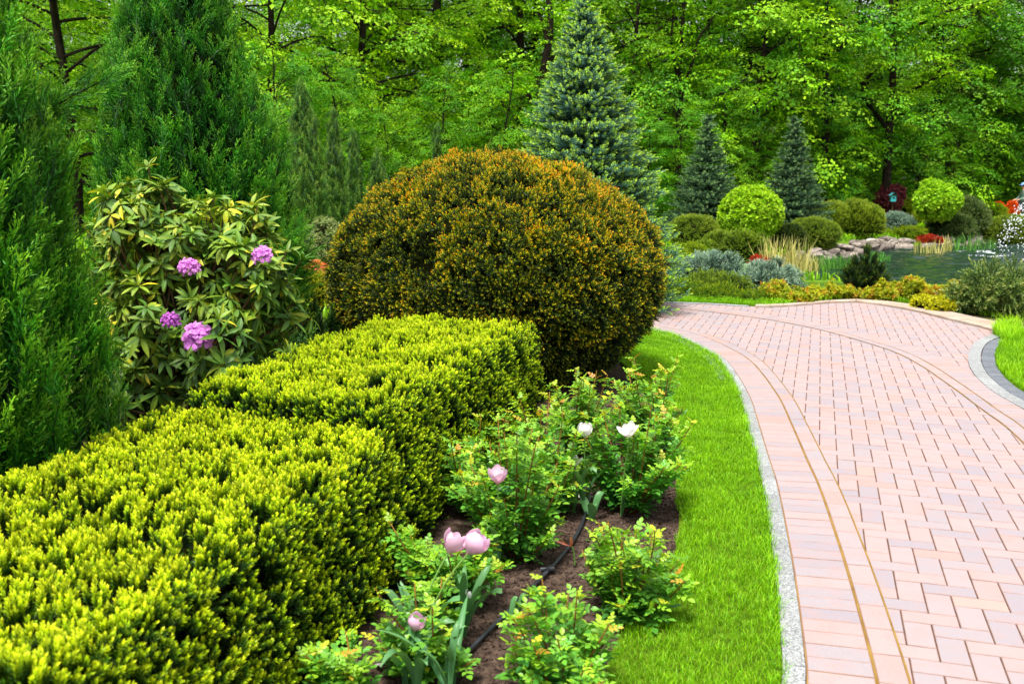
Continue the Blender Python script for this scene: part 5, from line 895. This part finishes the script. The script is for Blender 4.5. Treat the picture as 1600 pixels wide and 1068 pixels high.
# ------------------------------------------------------------------ the wood
def spray_proto(n, R, L, rng):
    """a flat, slightly drooping fan of broad leaves at the end of a twig"""
    mb = MB(); a = rng.uniform(0, 6.28, n); r = R*np.sqrt(rng.random(n))*(1+.25*np.sin(a*3+rng.random()*6)); p = np.stack([r*np.cos(a), r*np.sin(a), -.28*r*r/R+rng.normal(0, .05*R, n)-.02], 1)
    d = unit(np.stack([np.cos(a), np.sin(a), rng.uniform(-.9, .05, n)], 1)+rng.normal(0, .35, (n, 3))); s = unit(np.cross(d, [0, 0, 1.])+rng.normal(0, .2, (n, 3))); nrm = np.cross(s, d); ln = L*rng.uniform(.65, 1.2, n); w_ = ln*.78
    V = np.stack([p, p+d*(ln*.42)[:, None]+s*(w_/2)[:, None]+nrm*(w_*.12)[:, None], p+d*ln[:, None], p+d*(ln*.42)[:, None]-s*(w_/2)[:, None]+nrm*(w_*.12)[:, None]], 1).reshape(-1, 3)
    t = .42+.25*r/R+rng.normal(0, .06, n); mb.add(V, np.arange(4*n).reshape(-1, 4), np.repeat(t, 4)); return proto_from2(mb)
SP = [spray_proto(52, .44, .108, np.random.default_rng(50+i)) for i in range(6)]
def broadleaf(seed, Hh, Rc, nl, first, lean=0., limbs=(), dens=1., thick=.17, leafs=1.):
    rng = np.random.default_rng(seed); mw, ml = MB(), MB(); u = np.linspace(0, 1, 10); ph = rng.random()*6
    tx = lean*u*Hh+.6*np.sin(u*6+ph)*u**.7; ty = .4*np.cos(u*5+ph)*u; tr = np.stack([tx, ty, u*Hh], 1); tube(mw, tr, np.linspace(thick, .03, 10), 8); PP, DD, TT = [], [], []
    def trunk_at(z): return np.array([np.interp(z, tr[:, 2], tr[:, 0]), np.interp(z, tr[:, 2], tr[:, 1]), z])
    L_ = []
    for k in range(nl):
        z = first+(Hh*.96-first)*((k+rng.random())/nl)**1.05; th = k*2.4+rng.normal()*.4; uu = z/Hh; R = Rc*(math.sin(math.pi*min(1, .30+.64*uu))**.7)*rng.uniform(.7, 1.15)
        rise = rng.uniform(.15, .75)*R*(.4+.8*uu)-(.5 if z < 2.5 else 0); e = np.array([math.cos(th), math.sin(th), 0]); a = trunk_at(z); s = np.linspace(0, 1, 8)[:, None]
        w1 = rng.normal(0, .12, 3)*R; c = a+e*R*s+np.array([0, 0, 1.])*(rise*(s**.8)-(.28*R*s**3 if uu < .55 else 0))+w1*np.sin(s*math.pi)
        L_.append((c, thick*.36*(1-.6*uu)))
    for P_ in limbs: L_.append((smooth3(np.array(P_, float)), thick*.5))
    for c, r0 in L_:
        n = len(c); tube(mw, c, np.linspace(r0, .012, n), 5, cap=False); R = np.linalg.norm(c[-1]-c[0]); m = max(3, int(R*2.1*dens))
        for j in range(m):
            t = .28+.72*(j+rng.random()*.7)/m; a = np.array([np.interp(t, np.linspace(0, 1, n), c[:, q]) for q in range(3)]); d0 = unit((c[-1]-c[0])[None])[0]; side = unit(np.cross(d0, [0, 0, 1.])[None])[0]*(1 if j % 2 else -1)
            d = unit((d0*.7+side*rng.uniform(.4, 1.1)+[0, 0, rng.normal()*.3])[None])[0]; l = R*.34*(1.15-t)+.55; b = a+d*l+[0, 0, -.12*l]; mid = (a+b)/2+[0, 0, .1*l]
            tube(mw, [a, mid, b], [.016, .010, .005], 4, cap=False)
            for q in np.linspace(.35, 1.05, max(2, int(l/.42*dens))): PP.append(a+(b-a)*q+[0, 0, .1*l*math.sin(math.pi*min(q, 1))]+rng.normal(0, .13, 3)); DD.append(unit((d*.55+[0, 0, 1]+rng.normal(0, .38, 3))[None])[0]); TT.append(rng.normal()*.06)
    PP, DD, TT = map(np.array, (PP, DD, TT)); kp = vnoise(PP, .75, seed+40) > -.34; PP, DD, TT = PP[kp], DD[kp], TT[kp]; TT = TT+.36*vnoise(PP, .8, seed); ch = rng.integers(0, len(SP), len(PP)); fr = frames(DD, rng.uniform(0, 6.28, len(PP))); S = rng.uniform(.7, 1.35, len(PP))*leafs
    for q in range(len(SP)): k = ch == q; ml.bake(SP[q], PP[k], fr[k], S[k], TT[k])
    return mw, ml
def smooth3(P_):
    t = np.linspace(0, 1, len(P_)); u = np.linspace(0, 1, 10); return np.stack([np.interp(u, t, P_[:, q]) for q in range(3)], 1)
def plant(mw, ml, mat, x, y, label, group=None, rz=0, s=1., name='broadleaf_tree'):
    root = empty(name, (x, y, H(x, y)-.05), label, 'tree', group); o = ml.build('crown', mat); o.parent = root; o = mw.build('trunk', M_bark); o.parent = root; root.rotation_euler.z = rz; root.scale = (s, s, s); return root
def recrown(o, mat):            # same shapes in the other leaf tone
    for ch in o.children:
        if ch.name.startswith('crown'):
            ch.material_slots[0].link = 'OBJECT'; ch.material_slots[0].material = mat
GW = 'broadleaf trees of the wood behind the garden'
variants = [broadleaf(100+i, h_, r_, n_, f_, thick=t_) for i, (h_, r_, n_, f_, t_) in enumerate(((16, 4.3, 50, 1.3, .18), (18, 4.7, 54, 1.6, .21), (14, 3.9, 46, .9, .15), (19, 4.6, 52, 2.4, .23), (13, 4.5, 46, .7, .14)))]
roots = {}
def put(v, px, Y, label, rz, s, mat):
    x = X(px, Y)
    if v not in roots: roots[v] = plant(*variants[v], mat, x, Y, label, GW, rz, s); return roots[v]
    o = copy_tree(roots[v]); o.location = (x, Y, H(x, Y)-.05); o.rotation_euler.z = rz; o.scale = (s, s, s*RNG.uniform(.92, 1.12)); tag(o, label); recrown(o, mat); return o
front = [(0, 560, 33, 'broad bright green tree directly behind the slim columnar junipers', .3, .95, M_tree), (2, 425, 30, 'light green tree between the dark columnar juniper and the slim columns', 1.9, .95, M_tree), (4, 690, 37, 'dense low-branched green tree behind the lone thin juniper spire', 2.7, 1.0, M_tree),
    (1, 820, 41, 'leafy tree behind the top left of the blue spruce', 4.0, 1.0, M_tree2), (4, 985, 38, 'low-branched bright tree right behind the blue spruce', 1.1, 1., M_tree2), (0, 1090, 40, 'bright green tree above the dark spruce nearest the blue spruce', 5.2, 1.0, M_tree),
    (2, 1180, 37, 'light green tree filling the gap between the two dark conical spruces', 3.3, 1.02, M_tree), (3, 1265, 42, 'tall tree above the dark spruce behind the globe shrub', .8, 1., M_tree2), (4, 1340, 46, 'spreading tree behind the feathery olive shrub', 4.6, 1., M_tree2),
    (1, 1440, 47, 'dark-based tree behind the purple bush', 2.0, 1., M_tree2), (2, 1530, 51, 'green tree behind the spreading pine bush', 5.6, 1.1, M_tree2), (4, 1690, 53, 'leafy tree farthest to the right, beyond the fountain', .5, .9, M_tree2), (0, 120, 31, 'light green tree showing between the left juniper and the dark columnar one', 3.8, 1., M_tree), (2, 10, 34, 'tree hidden behind the left edge juniper', 2.2, 1., M_tree)]
for a in front: put(*a)
back = []
for Y, x0, dx in ((44, 60, 155), (53, -20, 130), (62, 20, 118), (72, -30, 105)):
    for i in range(int(1950/dx)+1):
        px = x0+i*dx+RNG.normal()*22; back.append((int(RNG.integers(0, 5)), px, Y+RNG.normal()*1.8+(4 if px > 1250 else 0)))
for v, px, Y in back: put(v, px, Y, 'tall leafy tree deep in the wood behind the garden', RNG.uniform(0, 6.28), RNG.uniform(.9, 1.15), [M_tree, M_tree2][int(RNG.random() < .35+.4*(px > 1250))])
# trees with the dark limbs the photograph shows against the leaves
def pxlimb(pts, x0, Y0, g): return [np.array(A(px, py, Y0+dy))-np.array([x0, Y0, g]) for px, py, dy in pts]
def limbtree(label, px, Y, pts_list, tkpts, mat, seed, r=.16):
    x0 = X(px, Y); g = H(x0, Y)-.05; rng = np.random.default_rng(seed); mw, ml = MB(), MB(); tk = np.array(pxlimb(tkpts, x0, Y, g)); tk[0, 2] = -.1; tube(mw, smooth3(tk), np.linspace(r, r*.35, 10), 8); PP = []
    for P_ in pts_list:
        c = smooth3(np.array(pxlimb(P_, x0, Y, g))); tube(mw, c, np.linspace(r*.5, .025, 10), 6, cap=False)
        for j in range(15):
            t = rng.uniform(.25, 1.0); a = np.array([np.interp(t, np.linspace(0, 1, 10), c[:, q]) for q in range(3)]); b = a+rng.normal(0, .62, 3)*[1, 1.2, .6]+[0, .3, .28]; tube(mw, [a, (a+b)/2+[0, 0, .05], b], [.014, .009, .005], 4, cap=False); PP += [b, (a+b)/2+rng.normal(0, .15, 3)]
    PP = np.array(PP); ch = rng.integers(0, len(SP), len(PP)); fr = frames(unit(rng.normal(0, .22, (len(PP), 3))+[0, 0, 1]), rng.uniform(0, 6, len(PP)))
    for q in range(len(SP)): k = ch == q; ml.bake(SP[q], PP[k], fr[k], rng.uniform(.7, 1.1, k.sum()), rng.normal(0, .06, k.sum())+.05)
    return plant(mw, ml, mat, x0, Y, label, GW)
limbtree('tree with a dark sinuous trunk just left of the tip of the blue spruce', 815, 35, [[(838, 170, 0), (825, 148, -.3), (800, 118, -.6), (770, 108, -.9)], [(846, 120, 0), (862, 92, .2), (880, 60, .4), (884, 30, .5)], [(858, 70, 0), (845, 30, .3), (832, -8, .5)], [(830, 205, 0), (800, 180, .3), (768, 140, .6), (745, 100, .8)]],
    [(815, 330, 0), (822, 250, 0), (832, 190, 0), (845, 130, 0), (853, 90, 0), (862, 45, .1), (858, 0, .1), (848, -60, .2)], M_tree, 5, .21)
limbtree('tree with long dark limbs slanting up to the right over the pond planting', 1395, 40, [[(1396, 150, 0), (1430, 140, -.5), (1462, 122, -1.), (1475, 100, -1.5)], [(1390, 205, 0), (1340, 140, -.3), (1368, 108, -.6), (1400, 96, -1.0), (1440, 84, -1.2)], [(1398, 70, 0), (1430, 42, -.6), (1480, 18, -1.2), (1545, 2, -1.8)], [(1392, 190, 0), (1410, 150, -.6), (1450, 126, -1.2), (1490, 112, -1.5)], [(1394, 40, 0), (1400, 10, .4), (1412, -30, .6)]],
    [(1385, 330, 0), (1386, 260, 0), (1390, 190, 0), (1396, 120, 0), (1396, 60, 0), (1392, 0, 0), (1390, -60, 0)], M_tree, 6, .20)
limbtree('tree with a dark forked stem above the dark spruce behind the globe shrub', 1290, 38, [[(1292, 85, 0), (1310, 78, -.3), (1335, 55, -.6), (1365, 40, -.9)], [(1289, 60, 0), (1282, 35, 0), (1300, 10, .2)], [(1291, 110, 0), (1262, 90, .4), (1240, 60, .6)]],
    [(1290, 330, 0), (1289, 200, 0), (1290, 120, 0), (1291, 85, 0), (1282, 52, 0), (1292, 20, 0), (1296, -40, 0)], M_tree2, 7, .16)
limbtree('tree with thin bare-looking dark stems between the blue spruce and the dark spruces', 1060, 36, [[(1062, 160, 0), (1078, 110, -.2), (1092, 60, -.4), (1120, 20, -.5)], [(1060, 120, 0), (1048, 70, .2), (1052, 20, .4)], [(1062, 200, 0), (1100, 160, -.5), (1140, 140, -.8), (1170, 120, -1.)], [(1061, 180, 0), (1030, 150, .3), (1010, 90, .6)]],
    [(1062, 340, 0), (1060, 240, 0), (1062, 170, 0), (1060, 110, 0), (1066, 50, 0), (1070, -20, 0)], M_tree, 8, .16)
# undergrowth bushes at the foot of the wood
for i, (px, Y, h_) in enumerate(((330, 24, 2.), (430, 25, 2.2), (520, 26, 2.0), (610, 28, 2.2), (700, 29, 2.0), (790, 31, 2.2), (1010, 33, 2.4), (1060, 34, 2.0), (1130, 35, 2.2), (1180, 35, 1.7), (1290, 37, 2.0), (1330, 41, 2.0), (1430, 43, 2.2), (1490, 44, 2.4), (1550, 51, 2.2), (1600, 51, 2.6), (1640, 50, 2.4))):
    o = put([2, 4][i % 2], px, Y, 'leafy young tree in the undergrowth at the foot of the wood', i*1.7, .30+.04*(i % 3), M_tree2)
    o.name = 'young_tree'; o['group'] = 'young trees at the foot of the wood'
# far depth of the wood, where single trees can no longer be told apart
mb, n = MB(), 2600
x = RNG.uniform(-62, 66, n); y = RNG.uniform(80, 88, n); z = RNG.uniform(0, 11.0, n)**1.; P_ = np.stack([x, y, z], 1); ch = RNG.integers(0, 6, n); fr = frames(unit(RNG.normal(0, .3, (n, 3))+[0, -.3, 1]), RNG.uniform(0, 6, n))
for q in range(6): k = ch == q; mb.bake(SP[q], P_[k], fr[k], RNG.uniform(2.2, 3.6, k.sum()), RNG.normal(0, .1, k.sum()))
tag(mb.build('woods', M_tree2), 'dense green depth of the wood behind the last trees', 'wood', kind='stuff')
# ------------------------------------------------------------------ person at the right edge
def person():
    Y = 41.; x = X(1601, Y); g = 0.02; root = empty('person', (x, Y, g), 'person in a grey-green jacket and blue cap behind the broad shrub at the right edge', 'person')
    K = [('pelvis', (0, 0, .88), .15), ('waist', (-.01, 0, 1.0), .135), ('chest', (-.04, 0, 1.2), .165), ('neckb', (-.07, 0, 1.36), .075), ('neck', (-.09, 0, 1.42), .052), ('head0', (-.10, 0, 1.50), .085), ('head1', (-.105, 0, 1.58), .088),
         ('shL', (-.05, -.17, 1.32), .07), ('elL', (-.14, -.24, 1.06), .045), ('wrL', (-.32, -.16, .98), .032), ('shR', (-.05, .17, 1.32), .07), ('elR', (-.13, .24, 1.06), .045), ('wrR', (-.31, .14, .98), .032),
         ('hipL', (0, -.10, .82), .095), ('knL', (-.05, -.11, .46), .062), ('anL', (.02, -.11, .09), .042), ('toL', (-.15, -.12, .04), .035), ('hipR', (0, .10, .82), .095), ('knR', (.02, .11, .46), .062), ('anR', (.10, .11, .09), .042), ('toR', (-.07, .12, .04), .035)]
    ed = [('pelvis', 'waist'), ('waist', 'chest'), ('chest', 'neckb'), ('neckb', 'neck'), ('neck', 'head0'), ('head0', 'head1'), ('chest', 'shL'), ('shL', 'elL'), ('elL', 'wrL'), ('chest', 'shR'), ('shR', 'elR'), ('elR', 'wrR'), ('pelvis', 'hipL'), ('hipL', 'knL'), ('knL', 'anL'), ('anL', 'toL'), ('pelvis', 'hipR'), ('hipR', 'knR'), ('knR', 'anR'), ('anR', 'toR')]
    for sd, wy in (('L', -.16), ('R', .14)):                    # palm and five fingers of each hand, half curled
        K.append(('pa'+sd, (-.37, wy, .965), .024)); ed.append(('wr'+sd, 'pa'+sd))
        for i in range(4):
            yy = wy+(i-1.5)*.02; l = (.03, .036, .034, .026)[i]; K.append((f'k{i}'+sd, (-.41, yy, .955), .010)); K.append((f't{i}'+sd, (-.41-l, yy, .93), .008)); ed += [('pa'+sd, f'k{i}'+sd), (f'k{i}'+sd, f't{i}'+sd)]
        s_ = 1 if sd == 'L' else -1; K.append(('th'+sd, (-.375, wy+s_*.045, .95), .010)); ed.append(('pa'+sd, 'th'+sd))
    idx = {k[0]: i for i, k in enumerate(K)}
    def skin(name, Ks, es, mat, rootname, sub=1):
        ids = {k[0]: i for i, k in enumerate(Ks)}; me = bpy.data.meshes.new(name); me.from_pydata([k[1] for k in Ks], [(ids[a], ids[b]) for a, b in es], []); o = bpy.data.objects.new(name, me); C.objects.link(o); o.parent = root
        sk = o.modifiers.new('Skin', 'SKIN'); sv = me.skin_vertices if len(me.skin_vertices) else None
        if sv is None: me.attributes; 
        if not len(me.skin_vertices):
            bm = bmesh.new(); bm.from_mesh(me); bm.verts.layers.skin.verify(); bm.to_mesh(me); bm.free()
        for i, k in enumerate(Ks): me.skin_vertices[0].data[i].radius = (k[2], k[2]); me.skin_vertices[0].data[i].use_root = (k[0] == rootname)
        ss = o.modifiers.new('Sub', 'SUBSURF'); ss.levels = ss.render_levels = sub; me.materials.append(mat); return o
    skinm = plainmat('skin', (196, 140, 112), (206, 152, 124), rough=.6); jac = plainmat('grey_green_jacket', (84, 110, 100), (112, 134, 122), scale=14, rough=.9); tr = plainmat('dark_trousers', (38, 44, 56), (52, 58, 70), rough=.9); capm = plainmat('blue_cap', (96, 140, 190), (120, 162, 206), rough=.8); shoe = plainmat('dark_shoes', (30, 28, 26), (44, 40, 36))
    skin('body', K, ed, skinm, 'pelvis', 2)
    J = [(a, b, c*1.22) for a, b, c in K if a in ('waist', 'chest', 'neckb', 'shL', 'elL', 'wrL', 'shR', 'elR', 'wrR')]; J.insert(0, ('hem', (0, 0, .80), .185)); skin('jacket', J, [('hem', 'waist'), ('waist', 'chest'), ('chest', 'neckb'), ('chest', 'shL'), ('shL', 'elL'), ('elL', 'wrL'), ('chest', 'shR'), ('shR', 'elR'), ('elR', 'wrR')], jac, 'hem', 2)
    T = [(a, b, c*1.18) for a, b, c in K if a in ('pelvis', 'hipL', 'knL', 'anL', 'hipR', 'knR', 'anR')]; skin('trousers', T, [('pelvis', 'hipL'), ('hipL', 'knL'), ('knL', 'anL'), ('pelvis', 'hipR'), ('hipR', 'knR'), ('knR', 'anR')], tr, 'pelvis', 2)
    for sd in 'LR': skin('shoe', [(a, b, c*1.25) for a, b, c in K if a in ('an'+sd, 'to'+sd)], [('an'+sd, 'to'+sd)], shoe, 'an'+sd, 2)
    mb = MB(); hx = np.array([x-.105, Y, g+1.60]); a = np.linspace(0, math.pi/2, 6); b = np.linspace(0, 2*math.pi, 17)[:-1]; aa, bb = np.meshgrid(a, b, indexing='ij'); q = np.stack([np.sin(aa)*np.cos(bb)*.108, np.sin(aa)*np.sin(bb)*.10, np.cos(aa)*.09], -1).reshape(-1, 3)+hx
    i, j = np.meshgrid(np.arange(5), np.arange(16), indexing='ij'); mb.add(q, np.stack([i*16+j, (i+1)*16+j, (i+1)*16+(j+1) % 16, i*16+(j+1) % 16], -1).reshape(-1, 4)); t = np.linspace(-1.1, 1.1, 9); e1 = np.stack([-.10*np.cos(t), .10*np.sin(t), t*0], 1)+hx; e2 = np.stack([-.19*np.cos(t*.8), .11*np.sin(t), t*0-.02], 1)+hx; mb.add(np.vstack([e1, e2]), [[k, k+1, k+10, k+9] for k in range(8)]); mb.build('cap', capm, root, smooth=True)
    mb = MB(); core_mesh(mb, [(x-.085, Y, g+1.55, .095, .098, .085)], 1, -1, 0); mb.build('hair', plainmat('brown_hair', (56, 40, 30), (74, 54, 40)), root, smooth=True)
    face = MB(); fx = x-.19
    for (dy, dz, r) in ((-.032, 1.555, .010), (.032, 1.555, .010)): core_mesh(face, [(fx+.004, Y+dy, g+dz, r, r, r*.7)], 1, -1, 0)
    core_mesh(face, [(fx+.0, Y, g+1.49, .008, .024, .006)], 1, -1, 0); face.build('eyes_and_mouth', shoe, root, smooth=True)
    nose = MB(); core_mesh(nose, [(fx-.004, Y, g+1.525, .020, .012, .02)], 1, -1, 0); core_mesh(nose, [(x-.10, Y-.092, g+1.53, .02, .010, .03)], 1, -1, 0); core_mesh(nose, [(x-.10, Y+.092, g+1.53, .02, .010, .03)], 1, -1, 0); nose.build('nose_and_ears', skinm, root, smooth=True)
person()
